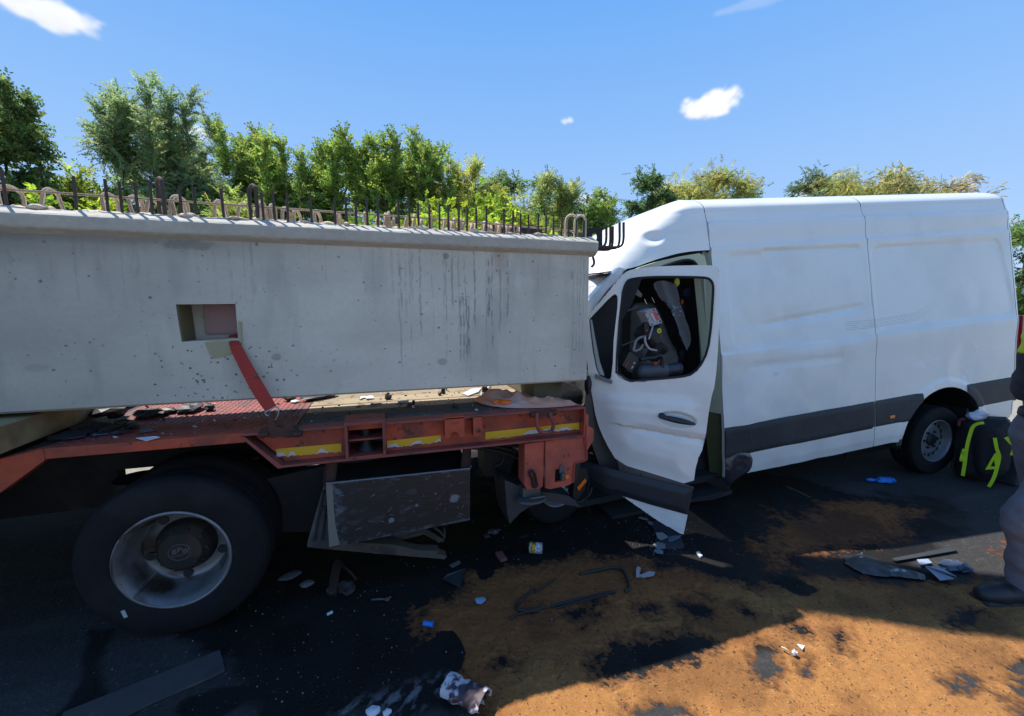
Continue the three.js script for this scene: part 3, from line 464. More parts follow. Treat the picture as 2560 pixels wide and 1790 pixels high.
// truck wheels
const font = await new FontLoader().loadAsync('fonts/droid/droid_sans_bold.typeface.json');
function truckWheel(x, y, z, parent, flip) {
  const w = new THREE.Group(); w.name = numbered('wheel'); w.position.set(x, y, z).sub(parent.position); w.rotation.y = flip ? Math.PI : 0; parent.add(w);
  const turn = g => { g.rotateX(Math.PI / 2); return boxUV(g); };
  const tyre = turn(lathe([[.245, -.1], [.262, -.112], [.30, -.12], [.345, -.118], [.378, -.108], [.398, -.093], [.413, -.075], [.419, -.06], [.419, -.05], [.41, -.047], [.41, -.039], [.42, -.036], [.42, .006], [.41, .009], [.41, .017], [.42, .02], [.419, .062], [.414, .076], [.402, .092], [.392, .099], [.384, .104], [.378, .1055], [.372, .109], [.345, .117], [.338, .1155], [.331, .118], [.300, .119], [.294, .1165], [.288, .118], [.268, .114], [.256, .108], [.246, .1]].map(p => p), 96));
  part('tyre', tyre, M.tyre, w);
  const t2 = tyre.clone().translate(0, 0, -.30); part('tyre', t2, M.tyre, w);
  part('rim', turn(lathe([[.246, .088], [.256, .103], [.254, .112], [.246, .115], [.239, .110], [.236, .095], [.226, .085], [.221, .06], [.216, .02], [.208, -.02], [.198, -.045], [.186, -.056], [.166, -.062], [.120, -.064]], 80)), M.rim, w);
  part('hub', turn(lathe([[.140, -.064], [.140, -.050], [.134, -.044], [.130, -.02], [.122, .0], [.10, .018], [.098, .028], [.09, .034], [0, .037]], 48)), M.hub, w);
  for (let k = 0; k < 5; k++) { const t = k / 5 * 6.283 - 1.62; part('hand_hole', cyl(.022, .022, .02, 18, .170 * Math.cos(t), .170 * Math.sin(t), -.060, Math.PI / 2), M.black, w); }
  for (let k = 0; k < 10; k++) { const t = k / 10 * 6.283; part('wheel_bolt', cyl(.008, .009, .010, 6, .110 * Math.cos(t), .110 * Math.sin(t), .012, Math.PI / 2), M.hub, w); }
  const mk = []; let lx = -.034; for (const [ch, dy] of [['B', 0], ['P', .008], ['W', 0]]) { const g = new TextGeometry(ch, { font, size: .026, depth: .0015, curveSegments: 3 }); g.computeBoundingBox(); g.translate(lx, dy - .006, .0365); lx += ch === 'W' ? .02 : .022; mk.push(boxUV(g.toNonIndexed())); }
  const ov = []; for (let k = 0; k < 32; k++) ov.push([.05 * Math.cos(k / 32 * 6.283), .042 * Math.sin(k / 32 * 6.283), .0365]); mk.push(tube(ov, .0016, 64, 5, true), tube([[-.036, -.012, .037], [-.03, -.02, .037], [0, -.013, .037], [.03, -.008, .037], [.036, .004, .037]], .0016, 14, 5));
  part('hub_emblem', mk, M.hubMark, w);
  part('valve', tube([[.178, -.035, -.05], [.186, -.05, -.02], [.19, -.055, 0]], .003, 8, 5), M.galv, w);
  part('tyre_tag', bx(.016, .04, .002, -.215, -.232, .1185, 0, 0, .25), std([.4, .4, .42], .7), w);
  return w;
}
truckWheel(-1.012, .42, -2.50, tr); truckWheel(-1.012, .42, -4.74, tr, true);
{
  const T = (px, py, z = ZT) => onZ(px, py, z), tp = (n, g, m, l) => wpart(n, g, m, tr, l);
  // under-rail tool box, smashed
  const zb = -2.42, scr = std([1, 1, 1], .5, { map: tex(1024, 512, (u, v) => {
    let c = lerp3([.010, .010, .0115], [.018, .0175, .019], fbm(u * 8, v * 8, 4, 231)); const n = fbm(u * 12, v * 12, 5, 233); c = lerp3(c, [.07, .08, .10], smooth(.55, .8, n) * .3);
    const e = Math.max(smooth(.12, .0, u + (n - .5) * .2) * .8, smooth(.07, .0, v + (n - .5) * .1) * .6, smooth(.95, 1, v + (n - .5) * .05) * .8); c = lerp3(c, [.11, .13, .16], e * smooth(.35, .6, fbm(u * 30, v * 14, 3, 235)));
    for (let k = 0; k < 44; k++) { const x = hsh(k, 1, 9), y = hsh(k, 2, 9), a = hsh(k, 3, 9) * 1.6 - .3, L = .008 + .035 * hsh(k, 4, 9) ** 2, dx = (u - x) * 2, dy = v - y, s = dx * Math.cos(a) + dy * Math.sin(a), q = -dx * Math.sin(a) + dy * Math.cos(a) + s * s * 3; if (s > 0 && s < L * 2 && Math.abs(q) < .0028) c = [.25, .24, .21]; }
    for (const [x, y, r] of [[.88, .46, .07], [.60, .42, .035], [.42, .25, .03], [.74, .6, .016]]) { const q = Math.hypot((u - x) * 2, v - y) / r; if (q < 1.4) c = lerp3(c, [.24, .26, .30], .6 * smooth(1.3, .6, q + (n - .5) * 2)); } return c;
  }), bumpMap: bumpFine, bumpScale: .001 });
  const A = T(815, 1210, zb), B = T(1175, 1172, zb), C = T(1175, 1300, zb), E = T(830, 1368, zb);
  const face = slab([A, B, C, E], [0, 0, -1], .018), lerpUV = uvMap(face, (x, y) => { const u = (x - A.x) / (B.x - A.x), yb = mix(E.y, C.y, clamp(u)), yt = mix(A.y, B.y, clamp(u)); return [u, (y - yb) / (yt - yb)]; });
  const tb = tp('tool_box', lerpUV, scr, 'scratched black tool box under the rail, its lid knocked askew');
  const sub = (n, g, m) => part(n, g, m, tb);
  const off = V(0, 0, -.5);
  sub('box_side', [slab([A.clone().add(V(.02, -.02, -.02)), B.clone().add(V(-.01, -.02, -.02)), B.clone().add(V(-.01, .03, -.42)), A.clone().add(V(.02, .04, -.42))], [0, -1, 0], .01), slab([B.clone().add(V(-.004, 0, -.02)), C.clone().add(V(-.004, 0, -.02)), C.clone().add(V(-.004, 0, -.42)), B.clone().add(V(-.004, .04, -.42))], [-1, 0, 0], .01), slab([E.clone().add(V(.02, .01, -.02)), C.clone().add(V(0, .01, -.02)), C.clone().add(V(0, .01, -.42)), E.clone().add(V(.02, .03, -.42))], [0, 1, 0], .01)], M.darkSteel);
  sub('frayed_edge', slab([T(815, 1211, zb + .003), T(831, 1209, zb + .003), T(834, 1260, zb + .003), T(838, 1310, zb + .003), T(849, 1362, zb + .003), T(823, 1368, zb + .003)], [0, 0, -1], .012), std([.17, .16, .14], .9));
  sub('lid_edge', tube([A.clone().add(V(0, .004, .004)), B.clone().add(V(0, .004, .004))], .005, 4, 6), std([.14, .17, .2], .6));
  const zh = -2.47;
  sub('hanging_panel', slab([T(812, 1211, zh), T(806, 1225, zh), T(769, 1354, zh), T(768, 1367, zh), T(828, 1371, zh), T(822, 1262, zh)], [0, 0, -1], .025), std([1, 1, 1], .85, { map: grime([.085, .083, .08], [.035, .033, .032], [.11, .10, .09], 1, 241), bumpMap: bumpFine, bumpScale: .004 }));
  sub('panel_rib', [tube([T(810, 1225, zh + .01), T(786, 1352, zh + .01)], .007, 2, 6), tube([T(818, 1240, zh + .01), T(806, 1350, zh + .01)], .006, 2, 6), cyl(.012, .012, .02, 10, T(805, 1269, zh).x, T(805, 1269, zh).y, zh + .005, Math.PI / 2)], M.darkSteel);
  const ply = std([1, 1, 1], .9, { map: grime([.085, .068, .05], [.035, .03, .026], [.13, .105, .07], 1, 251), bumpMap: bumpFine, bumpScale: .004 });
  sub('splintered_board', slab([T(768, 1362, -2.5), T(871, 1355, -2.5), T(985, 1362, -2.5), T(1048, 1376, -2.5), T(1098, 1377, -2.5), T(1093, 1384, -2.5), T(1117, 1391, -2.5), T(1112, 1398, -2.5), T(940, 1384, -2.5), T(768, 1368, -2.5)], [0, 0, -1], .07), ply);
  sub('splintered_board', slab([T(880, 1348, -2.62), T(1060, 1320, -2.62), T(1110, 1352, -2.62), T(1096, 1356, -2.62), T(1060, 1336, -2.62), T(960, 1362, -2.62)], [0, 0, -1], .02), ply);
  for (const [x0, y0, x1, y1, w] of [[1052, 1320, 1098, 1356, .016], [1085, 1318, 1112, 1344, .02], [1110, 1318, 1106, 1355, .018], [1020, 1338, 1044, 1330, .01]]) sub('splinter', tube([T(x0, y0, -2.55), T((x0 + x1) / 2 + 4, (y0 + y1) / 2, -2.55), T(x1, y1, -2.55)], w * .4, 6, 5), ply);
  for (const q of [[[815, 1157], [843, 1157], [836, 1210], [809, 1212]], [[1158, 1122], [1177, 1119], [1175, 1172], [1153, 1172]]]) tp('hanger', [slab(q.map(p => T(...p, -2.45)), [0, 0, -1], .008), tube([T(...q[0], -2.445), T(...q[3], -2.445)], .004, 2, 5), tube([T(...q[1], -2.445), T(...q[2], -2.445)], .004, 2, 5)], M.rusty);
  const vb = tp('valve_box', [slab([[1208, 1116], [1282, 1112], [1275, 1186], [1213, 1192]].map(p => T(...p, -2.72)), [0, 0, -1], .2)], M.darkSteel);
  part('pull_handle', tube([[1236, 1130], [1256, 1128], [1258, 1150], [1250, 1160], [1236, 1165]].map(p => T(...p, -2.7)), .008, 16, 6), M.plasticGrey, vb);
  part('hook', tube([[1236, 1186], [1245, 1196], [1243, 1204], [1250, 1200]].map(p => T(...p, -2.7)), .003, 12, 5), M.rebar, vb);
  // folded landing leg plates
  const leg = tp('support_leg', [slab([[1312, 1110], [1361, 1104], [1357, 1216], [1347, 1222], [1318, 1224], [1311, 1212]].map(p => T(...p, -2.40)), [0, 0, -1], .12)], M.legRed);
  const pl = tp('leg_plate', [slab([[1364, 1104], [1467, 1087], [1467, 1149], [1455, 1154], [1439, 1157], [1436, 1160], [1432, 1207], [1420, 1213], [1375, 1223], [1364, 1220]].map(p => T(...p, -2.385)), [0, 0, -1], .02, [[[1388, 1174], [1407, 1170], [1406, 1202], [1387, 1206]].map(p => T(...p, -2.385))])], M.legRed);
  part('plate_edge', tube([[1466, 1088], [1467, 1149], [1455, 1154], [1439, 1157], [1436, 1160], [1432, 1207]].map(p => T(...p, -2.38)), .006, 40, 6, false, true), M.red, pl);
  part('plate_back', slab([[1366, 1108], [1465, 1092], [1440, 1205], [1370, 1218]].map(p => T(...p, -2.45)), [0, 0, -1], .01), M.black, pl);
  for (const [x, y] of [[1410, 1136], [1421, 1134]]) part('plate_mark', tube([T(x, y, -2.384), T(x, y + 8, -2.384)], .002, 2, 5), M.rusty, pl);
  tp('leg_foot', [slab([[1308, 1222], [1351, 1215], [1351, 1240], [1308, 1244]].map(p => T(...p, -2.42)), [0, 0, -1], .08), (() => { const c = T(1331, 1249, -2.42); const g = lathe([[0, .02], [.07, .018], [.098, .004], [.103, -.006], [.095, -.012], [0, -.012]], 28); return g.scale(1, 1, .75).translate(c.x, c.y, c.z - .02); })(), (() => { const c = T(1344, 1246, -2.37), a = []; for (let k = 0; k < 20; k++) a.push([c.x + .05 * Math.cos(k / 20 * 6.283), c.y + .012 * Math.sin(k / 20 * 6.283) + .004, c.z + .02 * Math.sin(k / 20 * 6.283)]); return tube(a, .008, 40, 6, true); })()], M.galv);
  tp('leg_shackle', [tube([[1325, 1186], [1324, 1179], [1331, 1177], [1336, 1184], [1340, 1200], [1342, 1215], [1334, 1218], [1332, 1204], [1329, 1194], [1326, 1190]].map(p => T(...p, -2.385)), .008, 40, 7, true)], M.darkSteel);
  const ml = tp('side_marker', [rb(.03, .045, .035, .006, T(1408, 1192).x, T(1408, 1192).y, -2.365), slab([[1399, 1166], [1405, 1162], [1411, 1166], [1412, 1182], [1399, 1184]].map(p => T(...p, -2.375)), [0, 0, -1], .006)], M.galv);
  part('amber_lens', cyl(.013, .013, .012, 16, T(1415, 1189).x, T(1415, 1189).y, -2.345, Math.PI / 2), M.lensAmber, ml);
  tp('mudguard', [slab([[1262, 1200], [1268, 1280], [1275, 1311], [1283, 1300], [1300, 1283], [1322, 1268], [1345, 1259], [1372, 1253], [1395, 1258], [1452, 1268], [1440, 1252], [1420, 1240], [1380, 1232], [1330, 1228]].map(p => T(...p, -2.49)), [0, 0, -1], .28)], std([.035, .038, .043], .55, { bumpMap: bumpFine, bumpScale: .002 }));
}
{
  // squared timbers under the beam
  const tim = (s, c) => std([1, 1, 1], .85, { map: grime(c, c.map(x => x * .5), [.16, .11, .06], .9, s), bumpMap: bumpFine, bumpScale: .002 });
  const t1 = thing('timber_bearer', 'thick yellowish timber laid across the trailer under the beam', 'timber bearer', [-1.8, 1.042, -3.2]);
  wpart('timber', box2(-2.05, -1.56, 1.044, 1.165, -4.4, -2.22, .008), tim(261, [.30, .22, .11]), t1);
  wpart('rubber_pad', box2(-2.05, -1.75, 1.166, 1.189, -2.95, -2.45), M.blackRub, t1);
  const t2 = solo('timber_block', box2(.98, 1.19, 1.044, 1.188, -3.6, -2.62, .008), tim(271, [.11, .095, .055]), 'dark timber block under the beam beside the crumpled cloth', 'timber block');
  // lashing strap
  const stp = thing('lashing_strap', 'red lashing strap running from the beam pocket to the trailer edge', 'strap', [-.75, 1.5, -2.49]);
  const sm = std([1, 1, 1], .75, { map: grime([.36, .028, .016], [.20, .025, .018], [.10, .03, .02], .7, 281), bumpMap: tex(128, 128, (u, v) => .5 + .5 * Math.sin(v * 6.283 * 20) * Math.sin(u * 6.283 * 24), { data: true, rep: [6, 6] }), bumpScale: .0008 });
  const L = [[onZ(573, 838, -2.60), onZ(597, 833, -2.60)], [onZ(571, 850, -2.51), onZ(598, 849, -2.51)], [onZ(572, 856, -2.488), onZ(600, 856, -2.488)], [onZ(576, 872, -2.483), onZ(605, 868, -2.483)], [onZ(606, 935, -2.45), onZ(637, 925, -2.45)], [onZ(636, 990, -2.42), onZ(668, 976, -2.42)], [onZ(664, 1030, -2.385), onZ(691, 1016, -2.385)]];
  const c0 = new THREE.CatmullRomCurve3(L.map(p => p[0]), false, 'centripetal'), c1 = new THREE.CatmullRomCurve3(L.map(p => p[1]), false, 'centripetal');
  const web = grid(8, 60, (u, v) => { const p = c0.getPoint(v).lerp(c1.getPoint(v), u); return [p.x, p.y, p.z + .003 * Math.sin(u * 3.14), u * .07, v * .6]; });
  const web2 = web.clone().translate(0, 0, -.004); wpart('strap_webbing', [web, web2], sm, stp);
  for (const t of [.46, .7]) { const p = c0.getPoint(t), q = c1.getPoint(t); wpart('strap_seam', tube([p.clone().add(V(0, 0, .002)), p.clone().lerp(q, .5).add(V(.0, -.004, .006)), q.clone().add(V(0, 0, .002))], .0013, 8, 4), std([.45, .16, .12], .8), stp); }
  const hk = [[664, 1030], [664, 1036], [678, 1042], [686, 1050]].map(p => onZ(...p, -2.378)), hk2 = [[690, 1016], [697, 1022], [695, 1036], [690, 1048]].map(p => onZ(...p, -2.378));
  wpart('strap_hook', [tube(hk, .004, 20, 6), tube(hk2, .004, 20, 6), tube([hk[0], hk2[0]], .004, 3, 6), tube([hk[3], hk2[3]], .004, 3, 6)], std([.34, .42, .42], .3, { metalness: .8 }), stp);
  wpart('edge_protector', [slab([[512, 856], [577, 852], [580, 884], [531, 896]].map(p => onZ(...p, -2.493)), [0, 0, -1], .003), slab([[596, 802], [603, 805], [605, 862], [598, 866]].map(p => onZ(...p, -2.493)), [0, 0, -1], .003), slab([V(-.82, 1.505, -2.495), V(-.70, 1.512, -2.495), V(-.70, 1.514, -2.6), V(-.82, 1.508, -2.6)], [0, 1, 0], .003)], phys([.42, .40, .25], .3, { transmission: .35, thickness: 0 }), stp, 'yellowed plastic sleeve folded over the pocket edge');
}

// ---------------------------------------------------------------- van
const vA = V(Math.cos(.082) * Math.cos(-.0524), Math.sin(.082), -Math.cos(.082) * Math.sin(-.0524)).normalize();
const vN = V(-vA.z, 0, vA.x).normalize(), vU = vN.clone().cross(vA).normalize(), vO = V(5.3, 0, -2.6);
const van = thing('delivery_van', 'white high roof panel van, nose crushed against the trailer, driver door hanging open', 'van');
van.position.copy(vO); van.quaternion.setFromRotationMatrix(new THREE.Matrix4().makeBasis(vA, vU, vN)); van.updateMatrixWorld(true);
const vInv = van.matrixWorld.clone().invert();
const inVan = g => g.clone().applyMatrix4(vInv);
const vw = (a, u, n) => vO.clone().addScaledVector(vA, a).addScaledVector(vU, u).addScaledVector(vN, n);
const onVan = (px, py, n = 0) => onPlane(px, py, vw(0, 0, n), vN);
const loc = p => p.clone().applyMatrix4(vInv);
{
  const TU = [.40, .43, .45, .62, 1.5, 2.3, 2.56, 2.70, 2.77, 2.81], TO = [.10, .03, 0, 0, .02, .12, .16, .20, .28, .42];
  const lin = u => { if (u <= TU[0]) return TO[0]; for (let i = 1; i < TU.length; i++) if (u <= TU[i]) return mix(TO[i - 1], TO[i], (u - TU[i - 1]) / (TU[i] - TU[i - 1])); return TO[9]; };
  const off = u => { if (u > 2.66) return .188 + .44 * (1 - Math.sqrt(Math.max(0, 1 - ((u - 2.66) / .162) ** 2))); let s = 0; const w = u > 2.5 ? .02 : .06; for (let k = -3; k <= 3; k++) s += lin(Math.max(.44, u + k * w / 3)); return s / 7; };
  const rrect = (x, y, x0, x1, y0, y1, r) => { const cx = (x0 + x1) / 2, cy = (y0 + y1) / 2, qx = Math.abs(x - cx) - (x1 - x0) / 2 + r, qy = Math.abs(y - cy) - (y1 - y0) / 2 + r; return -(Math.hypot(Math.max(qx, 0), Math.max(qy, 0)) + Math.min(Math.max(qx, qy), 0) - r); };
  const seg = (x, y, x0, y0, x1, y1) => { const ex = x1 - x0, ey = y1 - y0, t = clamp(((x - x0) * ex + (y - y0) * ey) / (ex * ex + ey * ey)); return [Math.hypot(x - x0 - ex * t, y - y0 - ey * t), (x - x0) * -ey / Math.hypot(ex, ey) + (y - y0) * ex / Math.hypot(ex, ey), t]; };
  const ARCH = .555, AY = .345;
  const detail = (a, u) => {
    let d = 0;
    d -= .015 * smooth(-.016, .016, rrect(a, u, -.835, mix(.985, .85, (u - 1.55) / .75), 1.535, 2.29, .09));
    d -= .009 * smooth(-.022, .022, rrect(a, u, -2.40, -.925, 1.535, 2.30, .08));
    d += .013 * smooth(2.578, 2.562, u) - .013 * smooth(2.52, 2.4, u) + .012 * smooth(2.372, 2.358, u) - .007 * smooth(2.36, 2.3, u);
    d += .012 * smooth(1.508, 1.492, u) - .008 * smooth(1.47, 1.25, u);
    const r = Math.hypot(a, u - AY); d += .014 * smooth(.66, .60, r);
    if (a < -.87) {
      let q = seg(a, u, -2.15, 1.68, -1.0, 1.755); d -= .014 * smooth(.06, .0, q[0]) * smooth(0, .25, q[2]) ; if (q[1] > 0) d -= .008 * smooth(.22, .04, q[0]);
      q = seg(a, u, -1.95, 1.49, -1.05, 1.50); d -= .009 * smooth(.06, 0, q[0]) * smooth(0, .3, q[2]); q = seg(a, u, -2.2, 1.36, -1.3, 1.34); d -= .005 * smooth(.06, 0, q[0]);
      q = seg(a, u, -2.0, 2.31, -1.0, 2.29); d -= .010 * smooth(.035, 0, q[0]);
      d -= .03 * smooth(.55, .05, Math.hypot((a + 1.9) * .8, u - 1.6)) * (.6 + .4 * fbm(a * 3 + 9, u * 3, 3, 5));
      d += (fbm(a * 2.6 + 30, u * 2.2 + 30, 3, 311) - .5) * .034 * smooth(-.9, -1.3, a) * smooth(2.4, 2.2, u);
    } else { d += (fbm(a * 2 + 30, u * 2 + 30, 3, 313) - .5) * .006; const q = Math.hypot((a - .25) * 1.2, u - 1.05); d -= .012 * smooth(.28, .03, q) * (.4 + .8 * fbm(a * 8, u * 8, 3, 317)); }
    return d;
  };
  const vp = (n, g, m, p = van, l) => part(n, g, m, p, l);
  // white paint with dust and scratches, in van metres
  const paint = phys([1, 1, 1], .38, { clearcoat: .7, clearcoatRoughness: .14, map: tex(2048, 1408, (u, v) => {
    const a = mix(-2.7, 1.3, u), y = mix(.3, 3.05, v), n = fbm(a * 4 + 30, y * 4 + 30, 5, 321), m = fbm(a * 30 + 3, y * 70 + 3, 3, 323); let k = .85 - .05 * smooth(.45, .8, n) - .03 * m, c = [k, k * .985, k * .925];
    c = lerp3(c, [.50, .48, .44], smooth(.95, .5, y) * (.25 + .5 * n) * .5);
    const q = seg(a, y, -1.15, 1.66, .1, 1.83); const arc = Math.abs(y - (1.60 + .05 * (a + .9) ** 2 + .16 * smooth(-.4, .2, a))); if (a > -1.2 && a < .1) for (const dy of [0, .018, .034]) if (Math.abs(arc - dy) < .0022) c = lerp3(c, [.25, .25, .26], .5 * smooth(.1, -.5, a));
    const sc = smooth(.70, .74, fbm(a * 7 + 5, y * 16 + a * 9, 4, 329)) * smooth(.5, .1, Math.hypot((a - .1) * .7, y - 1.08)); c = lerp3(c, [.93, .94, .95], sc * .8);
    if (a > -.8 && a < .9) { const sx = Math.abs(y - 1.19 - .02 * a - .006 * Math.sin(a * 30)); if (sx < .003) c = lerp3(c, [.93, .94, .95], .6 * smooth(.4, .6, vnoise(a * 9, 1, 3))); const s2 = Math.abs(Math.hypot(a - .02, y - .75) - .40); if (s2 < .003 && a > 0) c = lerp3(c, [.95, .95, .97], .7); }
    const or = Math.hypot((a + 1.98) / .06, (y - 1.27) / .035); if (or < 1.6) c = lerp3(c, [.66, .42, .30], .55 * smooth(1.5, .4, or + n)); return c;
  }, { wrap: THREE.ClampToEdgeWrapping }) });
  const pUV = g => uvMap(g, (x, y) => [(x + 2.7) / 4, (y - .3) / 2.75]);
  const archCut = (a, u) => Math.hypot(a, u - AY) - ARCH;
  const side = (a0, a1, lo) => { const g = skin((a, u) => Math.min(Math.min(a - a0, a1 - a), Math.min(u - lo(a), 2.66 - u), archCut(a, u)), a0 - .02, a1 + .02, .40, 2.72, .0105, (a, u) => [a, u, -off(u) + detail(a, u)]); return pUV(g); };
  const rimStrip = (a, dir) => grid(1, 60, (s, v) => { const u = mix(.45, 2.66, v); return [a, u, -off(u) + detail(a - dir * .001, u) - s * .03]; });
  vp('side_panel', [side(-2.53, -.884, a => .445 + .42 * smooth(-2.30, -2.46, a)), pUV(rimStrip(-2.53, -1)), pUV(rimStrip(-.884, 1))], paint, van, 'dented forward side panel with smeared creases');
  vp('side_panel', [side(-.876, .992, () => .445), pUV(rimStrip(-.876, -1)), pUV(rimStrip(.992, 1))], paint, van, 'scratched rear side panel above the wheel');
  const roofProf = []; for (let k = 0; k <= 16; k++) { const u = 2.66 + .16 * Math.sin(k / 16 * 1.5); roofProf.push([u, off(u + 1e-6)]); } roofProf.push([2.826, .75], [2.83, 1.0]);
  const full = [...roofProf, ...roofProf.slice(0, -1).reverse().map(([u, o]) => [u, 2 - o])];
  const roof = (a0, a1) => pUV(grid(Math.ceil((a1 - a0) / .05), full.length - 1, (s, v) => { const q = full[Math.round(v * (full.length - 1))]; return [mix(a0, a1, s), q[0], -q[1]]; }));
  vp('roof_panel', [roof(-2.53, -.884)], paint); vp('roof_panel', [roof(-.876, .992)], paint);
  // dark structure behind the seams
  vp('body_shell', [grid(1, full.length + 3, (s, v) => { const l = [[.98, .02], [1.5, .05], ...full, [1.5, 1.97], [.46, 2]], q = l[Math.min(l.length - 1, Math.round(v * (full.length + 3)))]; return [mix(-2.50, 1.0, s), q[0] - .04, -mix(q[1], 1, .035) - .012]; }), grid(1, 1, (s, v) => [mix(-2.5, 1.05, s), .43, mix(-.6, -1.95, v)]), box2(-.91, -.85, .45, 1.0, -.06, -.03)], M.black);
  vp('far_side', [grid(2, 20, (s, v) => { const u = mix(.44, 2.7, v); return [mix(-4.3, 1.05, s), s < .4 ? Math.min(u, 2.2) : u, -2 + off(u)]; })], M.white);
  // rear corner and rear doors
  const rear = grid(14, 90, (s, v) => { const u = mix(.47, 2.81, v), t = s * 1.5708, b = .03 + .07 * smooth(2.3, 2.81, u); return [.999 + .10 * Math.sin(t) + .0 * b - .10 * smooth(2.55, 2.81, u) * s * .4, u, -off(u) - .10 * (1 - Math.cos(t)) + detail(.99, u) * (1 - s)]; });
  vp('rear_corner', pUV(rear), paint);
  vp('rear_door', grid(1, 30, (s, v) => { const u = mix(.47, 2.8, v); return [1.097 - .04 * smooth(2.55, 2.81, u), u, mix(-off(u) - .10, -2 + off(u) + .1, s)]; }), M.white);
  vp('tail_lamp', [slab([[1.02, 1.5], [1.1, 1.5], [1.118, 1.2], [1.115, .94], [1.04, .93], [1.045, 1.2]].map(([a, u]) => [a, u, .004 - off(u)]), [0, 0, -1], .09), slab([[.004, 1.5], [.004, .93], [-.10, .93], [-.10, 1.5]].map(([n, u]) => [1.112, u, n]), [-1, 0, 0], .05)], M.lensRed);
  vp('rear_bumper', rb(.16, .26, 1.9, .05, 1.06, .56, -1.0), M.plasticGrey);
  // rub strip in two lengths plus the piece behind the wheel
  const strip = (a0, a1) => skin((a, u) => Math.min(a - a0, a1 - a, u - .622, .885 - u, archCut(a, u) - .0), a0 - .02, a1 + .02, .61, .90, .01, (a, u) => [a, u, .001 + .014 * Math.sqrt(Math.max(0, smooth(0, .05, Math.min(u - .62, .887 - u)))) + (a < -.9 ? .5 * detail(a, u) : .014 * smooth(.66, .6, Math.hypot(a, u - AY)))]);
  vp('rub_strip', strip(-2.53, -.887), M.plasticGrey); vp('rub_strip', strip(-.873, -.3), M.plasticGrey); vp('rub_strip', strip(.3, 1.06), M.plasticGrey);
  const ar = []; for (let k = 0; k <= 40; k++) { const t = mix(-.02, 1.02, k / 40) * Math.PI; const x = ARCH * Math.cos(t), y = AY + ARCH * Math.sin(t); if (y > .45) ar.push([x, y, .012]); }
  vp('arch_trim', [grid(60, 3, (s, v) => { const t = mix(.06, .965, s) * Math.PI, R = mix(.548, .60, v) + (v > .5 ? .0 : 0); return [R * Math.cos(t), AY + R * Math.sin(t), .017 - (v === 1 ? .012 : 0)]; }, (i) => { const t = mix(.06, .965, i / 60); return t > .2 && t < .78; }), grid(60, 6, (s, v) => { const t = mix(.03, .985, s) * Math.PI; return [.549 * Math.cos(t), AY + .549 * Math.sin(t), mix(.016, -.32, v)]; })], M.plasticGrey);
  vp('marker_lamp', rb(.065, .032, .016, .012, -.683, .708, .018), M.lensAmber);
  // steel wheels
  function vanWheel(a, u, n, turn) {
    const w = new THREE.Group(); w.name = numbered('wheel'); w.position.set(a, u, n); w.rotation.y = turn; van.add(w);
    const tz = g => { g.rotateX(Math.PI / 2); return boxUV(g); };
    part('tyre', tz(lathe([[.205, -.11], [.22, -.12], [.27, -.125], [.31, -.118], [.335, -.10], [.345, -.075], [.345, -.03], [.336, -.028], [.336, -.02], [.345, -.018], [.345, .02], [.336, .022], [.336, .03], [.345, .032], [.345, .078], [.338, .096], [.33, .104], [.31, .114], [.27, .120], [.23, .116], [.214, .10]], 72)), M.tyre, w);
    const rimM = std([.26, .27, .285], .42, { metalness: .35 });
    part('rim', tz(lathe([[.205, .085], [.216, .10], [.212, .108], [.203, .104], [.197, .08], [.193, .045], [.186, .03], [.178, .034], [.140, .05], [.128, .058], [.118, .060], [.110, .052], [.088, .045], [.07, .05], [.0, .052]], 64)), rimM, w);
    for (let k = 0; k < 16; k++) { const t = k / 16 * 6.283; part('vent_hole', place(cyl(.0165, .0165, .008, 14).scale(.72, 1, 1.2), .161 * Math.cos(t), .161 * Math.sin(t), .0425, Math.PI / 2, 0, 0).applyMatrix4(new THREE.Matrix4()), M.black, w); }
    part('hub_cap', tz(lathe([[.0, .074], [.05, .072], [.06, .06], [.062, .04]], 32)), M.black, w);
    for (let k = 0; k < 6; k++) { const t = k / 6 * 6.283; part('wheel_bolt', cyl(.012, .012, .02, 6, .085 * Math.cos(t), .085 * Math.sin(t), .055, Math.PI / 2), M.black, w); }
    return w;
  }
  vanWheel(0, .345, -.13, 0); vanWheel(0, .345, -1.87, Math.PI);
  { const p = loc(V(1.26, .36, -2.95)); vanWheel(p.x, p.y, p.z, .35); }
  vp('wheel_well', [grid(24, 1, (s, v) => { const t = s * Math.PI; return [.53 * Math.cos(t), AY + .53 * Math.sin(t), mix(-.02, -.5, v)]; }), bx(1.1, 1.0, .02, 0, .6, -.5)], M.black);
  vp('mud_flap', box2(.40, .43, .25, .62, -.28, -.03), M.blackRub);
  vp('underbody', [bx(3.3, .12, 1.5, -.9, .40, -1.05), bx(.12, .14, 1.5, 0, .34, -1.0)], M.black);
  // cab roof: high roof nose, buckled
  const LU = [2.20, 2.30, 2.38, 2.46, 2.54, 2.62, 2.69, 2.75, 2.79, 2.815, 2.83], LL = [.98, .90, .82, .73, .62, .49, .36, .23, .12, .05, 0];
  const Lf = u => { for (let i = 1; i < LU.length; i++) if (u <= LU[i]) return mix(LL[i - 1], LL[i], (u - LU[i - 1]) / (LU[i] - LU[i - 1])); return 0; };
  const pw = (x, e) => Math.sign(x) * Math.pow(Math.abs(x), e);
